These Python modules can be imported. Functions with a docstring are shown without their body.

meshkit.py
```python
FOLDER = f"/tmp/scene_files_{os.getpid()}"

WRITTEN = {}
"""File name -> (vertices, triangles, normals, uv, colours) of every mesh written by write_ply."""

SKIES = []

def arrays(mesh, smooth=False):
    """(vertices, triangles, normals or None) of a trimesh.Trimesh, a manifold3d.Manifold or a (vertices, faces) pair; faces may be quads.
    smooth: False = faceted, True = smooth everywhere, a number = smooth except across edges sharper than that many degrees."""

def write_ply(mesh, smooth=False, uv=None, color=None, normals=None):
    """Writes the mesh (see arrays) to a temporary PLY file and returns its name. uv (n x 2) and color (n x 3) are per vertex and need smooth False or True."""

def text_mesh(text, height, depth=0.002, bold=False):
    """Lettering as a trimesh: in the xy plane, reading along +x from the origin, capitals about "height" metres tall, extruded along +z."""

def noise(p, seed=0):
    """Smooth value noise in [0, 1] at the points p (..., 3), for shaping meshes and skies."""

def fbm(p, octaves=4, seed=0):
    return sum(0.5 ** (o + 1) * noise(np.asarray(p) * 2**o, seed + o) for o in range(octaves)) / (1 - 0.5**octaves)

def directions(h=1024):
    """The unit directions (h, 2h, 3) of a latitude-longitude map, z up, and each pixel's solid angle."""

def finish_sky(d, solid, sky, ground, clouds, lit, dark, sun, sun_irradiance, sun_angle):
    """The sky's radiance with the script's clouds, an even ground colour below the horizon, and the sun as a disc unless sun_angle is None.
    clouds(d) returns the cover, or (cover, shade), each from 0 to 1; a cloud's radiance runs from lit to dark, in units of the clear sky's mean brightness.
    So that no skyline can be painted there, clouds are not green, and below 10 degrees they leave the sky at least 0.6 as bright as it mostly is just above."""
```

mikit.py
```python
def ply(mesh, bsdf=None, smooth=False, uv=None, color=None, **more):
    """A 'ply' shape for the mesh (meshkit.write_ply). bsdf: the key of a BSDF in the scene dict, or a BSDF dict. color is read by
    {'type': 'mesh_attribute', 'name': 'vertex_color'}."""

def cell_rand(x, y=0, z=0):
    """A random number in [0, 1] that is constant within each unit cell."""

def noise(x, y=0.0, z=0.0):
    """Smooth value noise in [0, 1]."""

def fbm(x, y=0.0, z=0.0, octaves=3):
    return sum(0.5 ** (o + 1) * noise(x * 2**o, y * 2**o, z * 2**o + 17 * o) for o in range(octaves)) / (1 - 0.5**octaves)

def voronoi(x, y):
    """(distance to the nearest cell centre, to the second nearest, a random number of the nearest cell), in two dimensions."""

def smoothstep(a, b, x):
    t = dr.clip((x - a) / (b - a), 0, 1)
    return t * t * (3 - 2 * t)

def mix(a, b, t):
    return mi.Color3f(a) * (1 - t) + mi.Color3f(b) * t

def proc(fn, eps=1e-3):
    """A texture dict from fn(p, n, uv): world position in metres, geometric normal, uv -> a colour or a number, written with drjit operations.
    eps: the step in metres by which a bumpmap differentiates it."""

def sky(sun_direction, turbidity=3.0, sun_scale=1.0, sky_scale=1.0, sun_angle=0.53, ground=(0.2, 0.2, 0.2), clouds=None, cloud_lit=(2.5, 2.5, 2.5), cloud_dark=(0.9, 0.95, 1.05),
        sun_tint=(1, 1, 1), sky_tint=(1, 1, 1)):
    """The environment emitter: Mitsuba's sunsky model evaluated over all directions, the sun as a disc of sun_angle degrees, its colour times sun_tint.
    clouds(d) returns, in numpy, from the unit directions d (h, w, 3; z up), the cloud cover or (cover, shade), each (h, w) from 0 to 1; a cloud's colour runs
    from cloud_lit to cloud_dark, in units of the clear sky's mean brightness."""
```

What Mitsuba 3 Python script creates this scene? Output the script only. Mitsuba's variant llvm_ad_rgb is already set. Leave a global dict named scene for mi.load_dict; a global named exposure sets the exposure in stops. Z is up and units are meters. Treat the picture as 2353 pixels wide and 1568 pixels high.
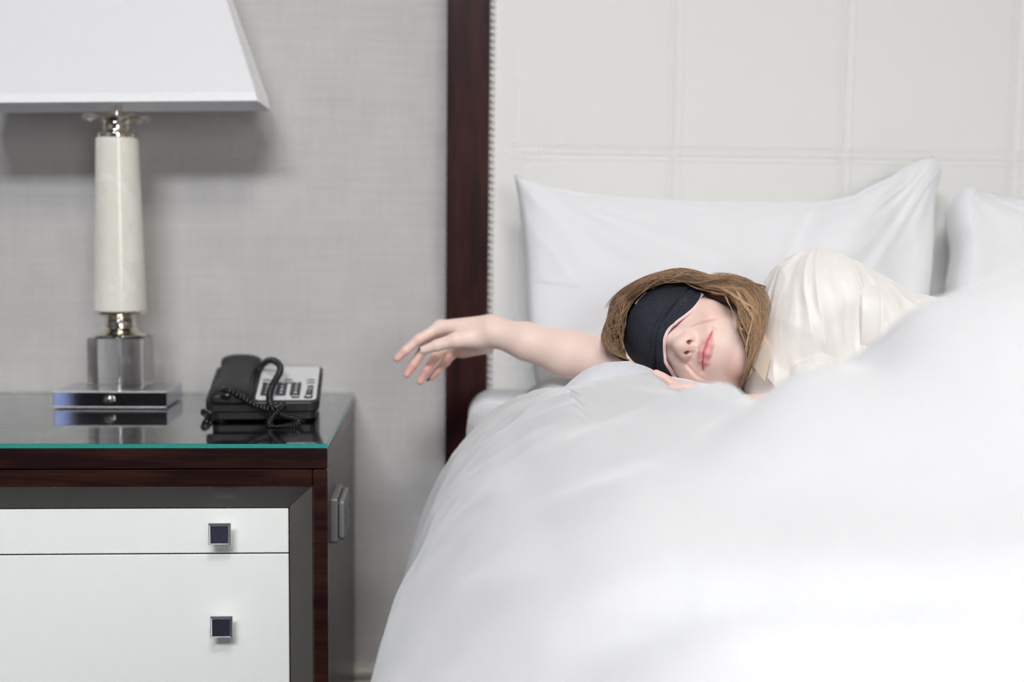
import math
import numpy as np
import trimesh
import manifold3d as m3
import mitsuba as mi
import drjit as dr
import mikit
import meshkit
from mikit import proc, noise, fbm, smoothstep, mix
from shapely.geometry import Polygon, box as sbox

T = mi.ScalarTransform4f
scene, labels = {}, {}

# ------------------------------------------------------------------ camera
FPX, CH = 2700.0, 1.03                      # focal length in pixels of a 2353-wide frame, eye height
YAW, PITCH, ROLL = 0.0621, 0.0898, 0.0108
_f = np.array([math.sin(YAW) * math.cos(PITCH), math.cos(YAW) * math.cos(PITCH), -math.sin(PITCH)])
_r0 = np.array([math.cos(YAW), -math.sin(YAW), 0.0])
_u0 = np.cross(_r0, _f)
_r = math.cos(ROLL) * _r0 + math.sin(ROLL) * _u0
_u = math.cos(ROLL) * _u0 - math.sin(ROLL) * _r0
EYE = np.array([0, 0, CH])
scene['camera'] = {'type': 'thinlens', 'fov': math.degrees(2 * math.atan(1176.5 / FPX)), 'fov_axis': 'x',
                   'aperture_radius': 0.0135, 'focus_distance': 1.74, 'near_clip': 0.02, 'far_clip': 50.0,
                   'to_world': T().look_at(origin=EYE.tolist(), target=(EYE + _f).tolist(), up=_u.tolist())}
exposure = 0.27

# ------------------------------------------------------------------ light, all unseen: key lamp, added second lamp, added fill window, narrow blue window
LAMPS = [dict(x0=-1.45, x1=.05, y0=-2.6, y1=-1.6, rgb=(43, 44, 46)), dict(x0=-.05, x1=.65, y0=-1.0, y1=-.25, rgb=(26.5, 25.3, 23.8))]  # unseen; key placed by shadow directions, smaller one added to lift the wall
WINS = [dict(x0=.9, x1=2.3, z0=1.0, z1=2.6, rgb=(6.5, 6.4, 6.2)), dict(x0=-2.48, x1=-2.28, z0=1.0, z1=2.5, rgb=(.3, .42, .9))]  # right one added as fill; narrow left one follows the blue reflections


# ------------------------------------------------------------------ helpers
def ray(px, py):
    return _f + _r * (px - 1176.5) / FPX - _u * (py - 784) / FPX


def at(px, py, y):
    d = ray(px, py)
    return EYE + d * y / d[1]


def atz(px, py, z):
    d = ray(px, py)
    return EYE + d * (z - CH) / d[2]


def pr(P):
    P = np.asarray(P, float) - EYE
    d = P @ _f
    return np.stack([1176.5 + FPX * (P @ _r) / d, 784 - FPX * (P @ _u) / d], -1)


def numbered(key):
    if key not in scene and key not in labels:
        return key
    i = 1
    while f'{key}_{i:03d}' in scene or f'{key}_{i:03d}' in labels:
        i += 1
    return f'{key}_{i:03d}'


def obj(name, mesh, bsdf, parent=None, smooth=30, label=None, **more):
    key = numbered(f'{parent}__{name}' if parent else name)
    scene[key] = mikit.ply(mesh, bsdf, smooth=smooth, **more)
    if label:
        labels[key] = {'label': label}
    return key


def thing(name, label, category, group=None):
    key = numbered(name)
    labels[key] = {'label': label, 'category': category}
    if group:
        labels[key]['group'] = group
    return key


def tag(key, label, category=None, group=None, kind=None):
    d = {'label': label}
    if category:
        d['category'] = category
    if group:
        d['group'] = group
    if kind:
        d['kind'] = kind
    labels[key] = d
    return key


def cat(*ms):
    return trimesh.util.concatenate([m for m in ms])


def man(mesh):
    return m3.Manifold(m3.Mesh(np.asarray(mesh.vertices, np.float32), np.asarray(mesh.faces, np.uint32)))


def tri(man_):
    m = man_.to_mesh()
    return trimesh.Trimesh(np.array(m.vert_properties[:, :3], float), np.array(m.tri_verts), process=False)


def cbox(x0, x1, y0, y1, z0, z1, c=0.0015):
    """A box with chamfered edges."""
    lo, hi = np.array([x0, y0, z0], float), np.array([x1, y1, z1], float)
    c = min(c, (hi - lo).min() * 0.45)
    pts = []
    for k in range(3):
        for sx in (0, 1):
            for sy in (0, 1):
                for sz in (0, 1):
                    s = np.array([sx, sy, sz])
                    p = np.where(s, hi, lo)
                    q = p + np.where(s, -c, c)
                    q[k] = p[k]
                    pts.append(q)
    return trimesh.Trimesh(pts).convex_hull


def rbox(x0, x1, y0, y1, z0, z1, r, seg=24):
    """A box with rounded edges: hull of spheres."""
    sp = m3.Manifold.sphere(r, seg)
    b = [sp.translate((x, y, z)) for x in (x0 + r, x1 - r) for y in (y0 + r, y1 - r) for z in (z0 + r, z1 - r)]
    return tri(m3.Manifold.batch_hull(b))


def lathe(profile, n=64, center=(0, 0, 0), wob=None):
    """Revolve (r, z) points about z; closes at the axis."""
    p = np.asarray(profile, float)
    a = np.arange(n) * 2 * np.pi / n
    v = np.stack([p[:, None, 0] * np.cos(a), p[:, None, 0] * np.sin(a), np.repeat(p[:, 1:2], n, 1)], -1)
    if wob is not None:
        v = wob(v, a)
    i, j = np.meshgrid(np.arange(len(p) - 1), np.arange(n), indexing='ij')
    q = np.stack([i * n + j, i * n + (j + 1) % n, (i + 1) * n + (j + 1) % n, (i + 1) * n + j], -1).reshape(-1, 4)
    f = np.vstack([q[:, [0, 1, 2]], q[:, [0, 2, 3]]])
    vv = v.reshape(-1, 3) + np.asarray(center, float)
    m = trimesh.Trimesh(vv, f, process=True)
    m.update_faces(m.nondegenerate_faces())
    if m.volume < 0:
        m.invert()
    return m


def tube(points, radii, sides=8, cap=True):
    p = np.asarray(points, float)
    t = np.gradient(p, axis=0)
    t /= np.linalg.norm(t, axis=1, keepdims=True) + 1e-12
    a = np.cross(t[0], [0, 0, 1.0] if abs(t[0][2]) < 0.9 else [1.0, 0, 0])
    A = []
    for ti in t:                            # parallel transport
        a = a - ti * (a @ ti)
        a = a / (np.linalg.norm(a) + 1e-12)
        A.append(a)
    A = np.array(A)
    B = np.cross(t, A)
    ang = np.arange(sides) * 2 * np.pi / sides
    rad = np.broadcast_to(radii, (len(p),))
    v = p[:, None] + rad[:, None, None] * (np.cos(ang)[None, :, None] * A[:, None] + np.sin(ang)[None, :, None] * B[:, None])
    i, j = np.meshgrid(np.arange(len(p) - 1), np.arange(sides), indexing='ij')
    q = np.stack([i * sides + j, i * sides + (j + 1) % sides, (i + 1) * sides + (j + 1) % sides, (i + 1) * sides + j], -1).reshape(-1, 4)
    f = np.vstack([q[:, [0, 1, 2]], q[:, [0, 2, 3]]])
    v = v.reshape(-1, 3)
    if cap:
        n = len(v)
        v = np.vstack([v, p[0], p[-1]])
        k = np.arange(sides)
        e = (len(p) - 1) * sides
        f = np.vstack([f, np.stack([(k + 1) % sides, k, k * 0 + n], 1), np.stack([e + k, e + (k + 1) % sides, k * 0 + n + 1], 1)])
    return trimesh.Trimesh(v, f, process=False)


def spline(pts, n):
    from scipy.interpolate import CubicSpline
    p = np.asarray(pts, float)
    t = np.r_[0, np.cumsum(np.linalg.norm(np.diff(p[:, :3], axis=0), axis=1) ** 0.5)]
    return CubicSpline(t, p)(np.linspace(0, t[-1], n))


def loft(sections):
    """Closed sections (k, n, 3) joined and capped."""
    s = np.asarray(sections, float)
    k, n = s.shape[:2]
    i, j = np.meshgrid(np.arange(k - 1), np.arange(n), indexing='ij')
    q = np.stack([i * n + j, i * n + (j + 1) % n, (i + 1) * n + (j + 1) % n, (i + 1) * n + j], -1).reshape(-1, 4)
    f = np.vstack([q[:, [0, 1, 2]], q[:, [0, 2, 3]]])
    v = np.vstack([s.reshape(-1, 3), s[0].mean(0), s[-1].mean(0)])
    a = np.arange(n)
    e = (k - 1) * n
    f = np.vstack([f, np.stack([(a + 1) % n, a, a * 0 + k * n], 1), np.stack([e + a, e + (a + 1) % n, a * 0 + k * n + 1], 1)])
    m = trimesh.Trimesh(v, f, process=False)
    if m.volume < 0:
        m.invert()
    return m


def rrect(w, h, r, n=6):
    """Rounded rectangle outline centred on the origin, counter-clockwise."""
    pts = []
    for cx, cy, a0 in ((w / 2 - r, h / 2 - r, 0), (-w / 2 + r, h / 2 - r, 90), (-w / 2 + r, -h / 2 + r, 180), (w / 2 - r, -h / 2 + r, 270)):
        for a in np.radians(np.linspace(a0, a0 + 90, n)):
            pts.append((cx + r * math.cos(a), cy + r * math.sin(a)))
    return np.array(pts)


def prism(outline, z0, z1, c=0.0):
    """Extrude an outline (n, 2) from z0 to z1 with a chamfer at the top and bottom."""
    o = np.asarray(outline, float)
    if c <= 0:
        return loft([np.c_[o, np.full(len(o), z)] for z in (z0, z1)])
    P = Polygon(o)
    d = np.roll(o, -1, 0) - np.roll(o, 1, 0)
    nrm = np.c_[d[:, 1], -d[:, 0]] / (np.linalg.norm(d, axis=1, keepdims=True) + 1e-12)
    if not P.exterior.is_ccw:
        nrm = -nrm
    return loft([np.c_[o - nrm * k, np.full(len(o), z)] for k, z in ((c, z0), (c * .3, z0 + c * .3), (0, z0 + c), (0, z1 - c), (c * .3, z1 - c * .3), (c, z1))])


# ------------------------------------------------------------------ materials
def rgb(*c):
    return {'type': 'rgb', 'value': [float(x) for x in c]}


def mat(key, base, rough=0.5, spec=0.5, two=True, bump=None, bump_scale=1.0, **kw):
    b = {'type': 'principled', 'base_color': base if isinstance(base, dict) else rgb(*base), 'roughness': rough, 'specular': spec, **kw}
    if bump is not None:
        b = {'type': 'bumpmap', 'arbitrary': bump, 'scale': bump_scale, 'bsdf': b}
    scene[key] = {'type': 'twosided', 'bsdf': b} if two else b
    return key


def linen_col(p, n, uv):
    h = noise(p.x * 9 + 3, p.y * 0, p.z * 420) * .6 + noise(p.x * 30, p.y * 0 + 5, p.z * 800) * .4
    v = noise(p.x * 380, p.y * 0 + 2, p.z * 11) * .6 + noise(p.x * 750, p.y * 0 + 9, p.z * 30) * .4
    big = fbm(p.x * 14, p.y * 0 + 1, p.z * 14)
    k = .83 + .17 * h + .12 * v + .12 * big
    return mi.Color3f(.500 * k, .485 * k, .475 * k)


def wood_col(p, n, uv):
    g = fbm(p.x * 8 + 4 * noise(p.z * 3), p.y * 60, p.z * 60, 4)
    g2 = noise(p.x * 25, p.y * 300, p.z * 300)
    t = smoothstep(.3, .75, g * .75 + g2 * .25)
    return mix((.012, .0036, .0030), (.036, .0115, .0070), t)


def wood_col_v(p, n, uv):
    g = fbm(p.x * 60, p.y * 60, p.z * 5, 4)
    g2 = noise(p.x * 300, p.y * 300, p.z * 25)
    t = smoothstep(.25, .8, g * .75 + g2 * .25)
    return mix((.016, .0045, .0045), (.046, .0130, .0120), t)


def alabaster_col(p, n, uv):
    a = fbm(p.x * 18 + 6 * noise(p.z * 12, p.x * 12, p.y * 12), p.y * 18, p.z * 14, 4)
    v = smoothstep(.47, .5, a) * (1 - smoothstep(.5, .56, a))
    return mix((.735, .715, .625), (.80, .79, .73), smoothstep(.3, .7, a)) * (1 - .05 * v)


mat('m_wall', proc(linen_col), rough=.55, spec=.35, sheen=.3)
mat('m_room', (.24, .235, .23), rough=.9, spec=.1)
mat('m_curtain', (.014, .0125, .013), rough=.9, spec=.1)
mat('m_ceiling', (.55, .55, .545), rough=.9, spec=.1)
mat('m_carpet', (.014, .014, .024), rough=.95, spec=.05)
mat('m_trim', (.42, .40, .36), rough=.45)
def gloss(key, base, alpha):
    scene[key] = {'type': 'twosided', 'bsdf': {'type': 'roughplastic', 'distribution': 'ggx', 'alpha': alpha, 'diffuse_reflectance': base if isinstance(base, dict) else rgb(*base)}}


gloss('m_wood', proc(wood_col), .07)
mat('m_wood_frame', proc(wood_col_v), rough=.30, spec=.18)
gloss('m_taupe', (.088, .083, .074), .09)
mat('m_lacquer', (.83, .85, .815), rough=.28, spec=.4)
mat('m_gap', (.012, .008, .014), rough=.6, spec=.2)
mat('m_chrome', (.86, .87, .90), rough=.05, metallic=1.0)
mat('m_nailhead', (.88, .86, .84), rough=.28, metallic=1.0)
mat('m_highlight_strip', (.95, .95, .95), rough=.45, metallic=1.0)
mat('m_nickel', (.74, .69, .62), rough=.07, metallic=1.0)
mat('m_mirror', (.50, .50, .56), rough=.03, metallic=1.0)
mat('m_alabaster', proc(alabaster_col), rough=.16, spec=.45, flatness=.0)
scene['m_shade'] = {'type': 'principledthin', 'base_color': rgb(.95, .953, .965), 'roughness': .9, 'diff_trans': .6, 'eta': 1.2}
mat('m_shade_trim', (.86, .865, .875), rough=.7, spec=.15)
mat('m_black', (.0105, .011, .012), rough=.42, spec=.38)
mat('m_black_gloss', (.010, .011, .013), rough=.16, spec=.6)
mat('m_face', (.60, .60, .60), rough=.4, spec=.4)
mat('m_key', (.020, .022, .028), rough=.35, spec=.5)
mat('m_print_white', (.75, .78, .85), rough=.5, spec=.3)
mat('m_print_green', (.010, .055, .045), rough=.5, spec=.3)
mat('m_print_black', (.012, .014, .018), rough=.5, spec=.3)
mat('m_outlet', (.15, .147, .147), rough=.35, spec=.5)
mat('m_outlet_dark', (.02, .02, .022), rough=.4, spec=.4)
mat('m_glass_edge', (.03, .26, .225), rough=.12, spec=.6)
scene['m_glass'] = {'type': 'dielectric', 'int_ior': 1.52, 'ext_ior': 1.0, 'specular_transmittance': rgb(.90, .97, .955)}
scene['m_crystal'] = {'type': 'dielectric', 'int_ior': 1.49, 'ext_ior': 1.0}


def leather_bump(p, n, uv):
    return fbm(p.x * 700, p.y * 0, p.z * 700, 2)


mat('m_leather', (.735, .73, .71), rough=.5, spec=.35)
mat('m_stitch', (.62, .61, .565), rough=.7, spec=.2)

# ------------------------------------------------------------------ the room
WY = 2.345                                   # plane of the wall behind the bed
XL, XR, YF, ZC = -3.0, 3.2, -3.2, 3.4


def struct(name, mesh, bsdf, label, smooth=False):
    k = obj(name, mesh, bsdf, smooth=smooth)
    labels[k] = {'label': label, 'kind': 'structure'}
    return k


struct('floor', cbox(XL, XR, YF - .1, WY + .1, -.06, 0, .001), 'm_carpet', 'dark carpeted floor')
struct('ceiling', cbox(XL, XR, YF - .1, WY + .1, ZC, ZC + .06, .001), 'm_ceiling', 'white ceiling')
struct('wall_back', cbox(XL, XR, WY, WY + .1, 0, ZC, .001), 'm_wall', 'grey woven linen wallpaper wall behind the nightstand and bed')
struct('wall_left', cbox(XL - .1, XL, YF - .1, WY + .1, 0, ZC, .001), 'm_room', 'plain wall left of the nightstand')
struct('wall_right', cbox(XR, XR + .1, YF - .1, WY + .1, 0, ZC, .001), 'm_room', 'plain wall right of the bed')
wf = man(cbox(XL, XR, YF - .1, YF, 0, ZC, .001))
for w_ in WINS:
    wf = wf - man(cbox(w_['x0'], w_['x1'], YF - .3, YF + .2, w_['z0'], w_['z1'], .001))
struct('wall_front', tri(wf), 'm_curtain', 'dark window wall opposite the headboard')
mat('m_window_frame', (.6, .6, .6), rough=.4)
for i, w_ in enumerate(WINS):
    x0, x1, z0, z1 = w_['x0'], w_['x1'], w_['z0'], w_['z1']
    fr = [cbox(a, b, YF - .09, YF - .03, c, d, .003) for a, b, c, d in
          ((x0, x0 + .05, z0, z1), (x1 - .05, x1, z0, z1), (x0, x1, z0, z0 + .05), (x0, x1, z1 - .05, z1))]
    struct(f'window_{i + 1}', cat(*fr), 'm_window_frame', 'unseen white window frame in the wall opposite the headboard')
    pane = trimesh.Trimesh([[x0 + .05, YF - .06, z0 + .05], [x1 - .05, YF - .06, z0 + .05], [x1 - .05, YF - .06, z1 - .05], [x0 + .05, YF - .06, z1 - .05]],
                           [[0, 2, 1], [0, 3, 2]], process=False)
    k = obj('glowing_pane', pane, 'm_room', f'window_{i + 1}', smooth=False)
    scene[k]['emitter'] = {'type': 'area', 'radiance': rgb(*w_['rgb'])}  # bare glowing quad; the wide right one is added fill light
for lamp_, where in zip(LAMPS, ('larger unseen ceiling lamp placed as key light from the shadow directions', 'smaller unseen ceiling lamp added to brighten the wall by the headboard')):
    CL = thing('unseen_ceiling_light', where, 'unseen ceiling lamp')
    lx0, lx1, ly0, ly1 = lamp_['x0'], lamp_['x1'], lamp_['y0'], lamp_['y1']
    for a, b, c, d in ((lx0 - .03, lx1 + .03, ly0 - .03, ly0), (lx0 - .03, lx1 + .03, ly1, ly1 + .03), (lx0 - .03, lx0, ly0, ly1), (lx1, lx1 + .03, ly0, ly1)):
        obj('frame', cbox(a, b, c, d, ZC - .05, ZC - .0002, .003), 'm_window_frame', CL)
    k = obj('diffuser', trimesh.Trimesh([[lx0, ly0, ZC - .03], [lx1, ly0, ZC - .03], [lx1, ly1, ZC - .03], [lx0, ly1, ZC - .03]], [[0, 2, 1], [0, 3, 2]], process=False), 'm_window_frame', CL, smooth=False)
    scene[k]['emitter'] = {'type': 'area', 'radiance': rgb(*lamp_['rgb'])}
# baseboard: stepped profile
bp = np.array([(0, 0), (-.016, 0), (-.016, .118), (-.013, .122), (-.013, .128), (-.018, .132), (-.018, .142), (-.012, .149), (-.004, .155), (0, .155)])
bb = loft([np.c_[np.full(len(bp), x), WY + bp[:, 0], bp[:, 1]] for x in (XL, XR)])
struct('baseboard_back', bb, 'm_trim', 'moulded taupe baseboard along the wall behind the bed')

# ------------------------------------------------------------------ headboard
HY = 2.262                                   # front plane of the frame
hb = thing('headboard', 'cream upholstered headboard in a dark wood frame with silver nailheads', 'headboard')
xa, xb = at(1028, 40, HY)[0], at(1123, 100, HY)[0]
XH1 = 2.15
st = cbox(xa, xb, HY, WY - .002, .02, 1.75, .003)
obj('stile', st, 'm_wood_frame', hb, label='dark reddish brown wooden upright')
obj('stile', cbox(XH1, XH1 + xb - xa, HY, WY - .002, .02, 1.75, .003), 'm_wood_frame', hb)
obj('rail', cbox(xb, XH1, HY, WY - .002, 1.68, 1.75, .003), 'm_wood_frame', hb)
obj('backing', cbox(xb, XH1, HY + .045, WY - .003, .1, 1.68, .001), 'm_leather', hb)


def panel_mesh(x0, x1, z0, z1, yf, depth=.03, puff=.006, n=14):
    """An upholstered panel: a slab whose front swells a little and rolls over at the edges."""
    u = np.linspace(0, 1, n)
    X, Z = np.meshgrid(x0 + (x1 - x0) * u, z0 + (z1 - z0) * u, indexing='ij')
    ex = np.minimum(X - x0, x1 - X)
    ez = np.minimum(Z - z0, z1 - Z)
    e = np.minimum(ex, ez)
    Y = yf + depth - (depth - puff) * (1 - (1 - np.clip(e / .012, 0, 1)) ** 2.2) - puff * np.clip(e / .1, 0, 1) ** .7
    front = np.stack([X, Y, Z], -1).reshape(-1, 3)
    i, j = np.meshgrid(np.arange(n - 1), np.arange(n - 1), indexing='ij')
    q = np.stack([i * n + j, (i + 1) * n + j, (i + 1) * n + j + 1, i * n + j + 1], -1).reshape(-1, 4)
    f = np.vstack([q[:, [0, 1, 2]], q[:, [0, 2, 3]]])
    return trimesh.Trimesh(front, f, process=False)


def graded(x0, x1):
    e = np.array([0, .002, .005, .009, .014, .03, .06])
    return np.r_[x0 + e, np.linspace(x0 + .1, x1 - .1, 3), (x1 - e)[::-1]]


def pillowed(x0, x1, z0, z1, yf, back):
    xs, zs = graded(x0, x1), graded(z0, z1)
    X, Z = np.meshgrid(xs, zs, indexing='ij')
    e = np.minimum(np.minimum(X - x0, x1 - X), np.minimum(Z - z0, z1 - Z))
    Y = yf + .0010 * (1 - np.clip(e / .004, 0, 1) ** .5) + .0012 * (1 - np.clip(e / .05, 0, 1))
    n, m = X.shape
    front = np.stack([X, Y, Z], -1).reshape(-1, 3)
    i, j = np.meshgrid(np.arange(n - 1), np.arange(m - 1), indexing='ij')
    q = np.stack([i * m + j, (i + 1) * m + j, (i + 1) * m + j + 1, i * m + j + 1], -1).reshape(-1, 4)
    ring = np.r_[np.arange(m), (np.arange(1, n)) * m + m - 1, (n - 1) * m + np.arange(m - 2, -1, -1), np.arange(n - 2, 0, -1) * m]
    nv = len(front)
    bk = front[ring].copy()
    bk[:, 1] = back
    k = np.arange(len(ring))
    side = np.stack([ring, ring[(k + 1) % len(ring)], nv + (k + 1) % len(ring), nv + k], -1)
    q = np.vstack([q, side])
    f = np.vstack([q[:, [0, 1, 2]], q[:, [0, 2, 3]]])
    m_ = trimesh.Trimesh(np.vstack([front, bk]), f, process=False)
    return m_


UY = HY + .006                               # front of the upholstery
sx = [at(1553.5, 180, UY)[0], at(1946, 200, UY)[0], at(2337, 200, UY)[0]]
pw = sx[1] - sx[0]
sx.append(sx[-1] + pw)
xp0 = at(1160, 180, UY)[0]
zs_ = at(1750, 357, UY)[2]
ph = .40
g = .0040                                    # half width of the flat seam strip
cols = [(xp0, sx[0] - g), (sx[0] + g, sx[1] - g), (sx[1] + g, sx[2] - g), (sx[2] + g, sx[3] - g), (sx[3] + g, XH1 - .01)]
rows = [(zs_ + g, 1.675), (zs_ - ph + g, zs_ - g), (zs_ - 2 * ph + g, zs_ - ph - g)]
for (r0, r1) in rows:
    for (c0, c1) in cols:
        obj('panel', pillowed(c0, c1, r0, r1, UY, HY + .05), 'm_leather', hb, smooth=40)
# the border strip between the nails and the first panels
obj('border', pillowed(xb + .0046, xp0 - .0016, .12, 1.675, UY - .001, HY + .05), 'm_leather', hb, smooth=40)
obj('shadow_strip', cbox(xb - .001, xb + .0042, UY - .0005, HY + .05, .02, 1.68, .001), 'm_wood', hb)  # dark strip added for the shadow between frame and nails
# raised double-stitched welts lying in the joints
welts = []
for x in sx[:3] + [sx[3]]:
    welts.append(cbox(x - .0039, x + .0039, UY - .0001, HY + .05, rows[2][0], 1.675, .001))
for z in (zs_, zs_ - ph):
    welts.append(cbox(xp0, XH1 - .01, UY - .0000, HY + .05, z - .0039, z + .0039, .001))
for w_ in welts:
    obj('welt', w_, 'm_leather', hb)
sti = []
one = cbox(-.0004, .0004, -.0004, .0004, -.0013, .0013, .0002)
for x in sx:
    for s in (-1, 1):
        for z in np.arange(rows[1][0], 1.5, .0042):
            t_ = one.copy()
            t_.apply_translation((x + s * .0135, UY - .0001, z))
            sti.append(t_)
oneh = cbox(-.0013, .0013, -.0004, .0004, -.0004, .0004, .0002)
for s in (-1, 1):
    for x in np.arange(xp0 + .01, 1.6, .0042):
        t_ = oneh.copy()
        t_.apply_translation((x, UY - .0001, zs_ + s * .0135))
        sti.append(t_)
k = obj('stitching', cat(*sti), 'm_stitch', hb, smooth=False)
labels[k] = {'label': 'rows of cream stitches along the seams', 'kind': 'stuff'}
# nailheads, one by one
nail = lathe([(0, -.0042), (.0022, -.0038), (.0040, -.0026), (.0051, -.0006), (.0053, .001), (0, .001)], 16)
nail.apply_transform(trimesh.transformations.rotation_matrix(-math.pi / 2, [1, 0, 0]))
nail.vertices[:, 1] = -np.abs(nail.vertices[:, 1]) * np.sign(1) if nail.vertices[:, 1].mean() > 0 else nail.vertices[:, 1]
if nail.volume < 0:
    nail.invert()
nail_shape = mikit.ply(nail, 'm_nailhead', smooth=True)
xn = at(1131.5, 400, UY - .004)[0]
zt, zb_ = at(1134, -60, HY)[2], at(1128, 1000, HY)[2]
pitch = (at(1134, 14.9, HY)[2] - at(1129, 899, HY)[2]) / 58.0
z = at(1134, 14.9, HY)[2] + 3 * pitch
while z > zb_:
    key = numbered(hb + '__nail')
    scene[key] = {**nail_shape, 'to_world': T().translate([float(xn), UY - .001, float(z)])}
    z -= pitch

# ------------------------------------------------------------------ nightstand
NS = thing('nightstand', 'dark wood nightstand with two white drawers beside the bed', 'nightstand')
NY, NX1 = 1.768, -0.168
NXC = -.605
NX0 = 2 * NXC - NX1
GZ = .7129                                   # top of the glass sheet
zsl0 = at(400, 1078.5, NY)[2]
obj('top', cbox(NX0, NX1, NY, WY - .004, zsl0, GZ - .0072, .0016), 'm_wood', NS)
# front frame
xs0, xs1 = at(717.5, 1300, NY)[0], at(753, 1300, NY)[0]
zr1, zr0 = zsl0 - .0014, at(400, 1121, NY)[2]
obj('rail', cbox(2 * NXC - xs0, xs0, NY + .0005, NY + .03, zr0, zr1, .0012), 'm_wood', NS)
obj('stile', cbox(xs0 + .0005, xs1, NY + .0005, NY + .045, .0, zr1, .0022), 'm_wood', NS)
obj('stile', cbox(2 * NXC - xs1, 2 * NXC - xs0 - .0005, NY + .0005, NY + .045, .0, zr1, .0022), 'm_wood', NS)
# splayed inner frame running back to the drawers
DY = NY + .034
xd1 = at(664.5, 1300, DY)[0] + .0012
zd1 = at(400, 1167, DY)[2]
xdl = 2 * NXC - xd1
zbot = .10
obj('splay', trimesh.Trimesh([[2 * NXC - xs0, NY + .002, zr0 + .001], [xs0, NY + .002, zr0 + .001], [xd1, DY, zd1], [xdl, DY, zd1],
                              [2 * NXC - xs0, NY + .03, zr0 + .02], [xs0, NY + .03, zr0 + .02]], [[0, 3, 2], [0, 2, 1], [0, 1, 5], [0, 5, 4], [3, 4, 5], [3, 5, 2], [0, 4, 3], [1, 2, 5]], process=False),
    'm_taupe', NS, smooth=False, label='glossy taupe bevel above the drawers')
for m_ in (1, -1):
    xo, xi = (xs0, xd1) if m_ > 0 else (2 * NXC - xs0, xdl)
    v = [[xo, NY + .002, zr0 + .001], [xi, DY, zd1], [xi, DY, zbot], [xo, NY + .002, zbot], [xo + m_ * .012, NY + .03, zr0 + .001], [xo + m_ * .012, NY + .03, zbot]]
    f = [[0, 1, 2], [0, 2, 3], [0, 3, 5], [0, 5, 4], [1, 4, 5], [1, 5, 2], [0, 4, 1], [3, 2, 5]]
    obj('splay', trimesh.Trimesh(v, f, process=False), 'm_taupe', NS, smooth=False, label='glossy taupe bevel beside the drawers')
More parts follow.
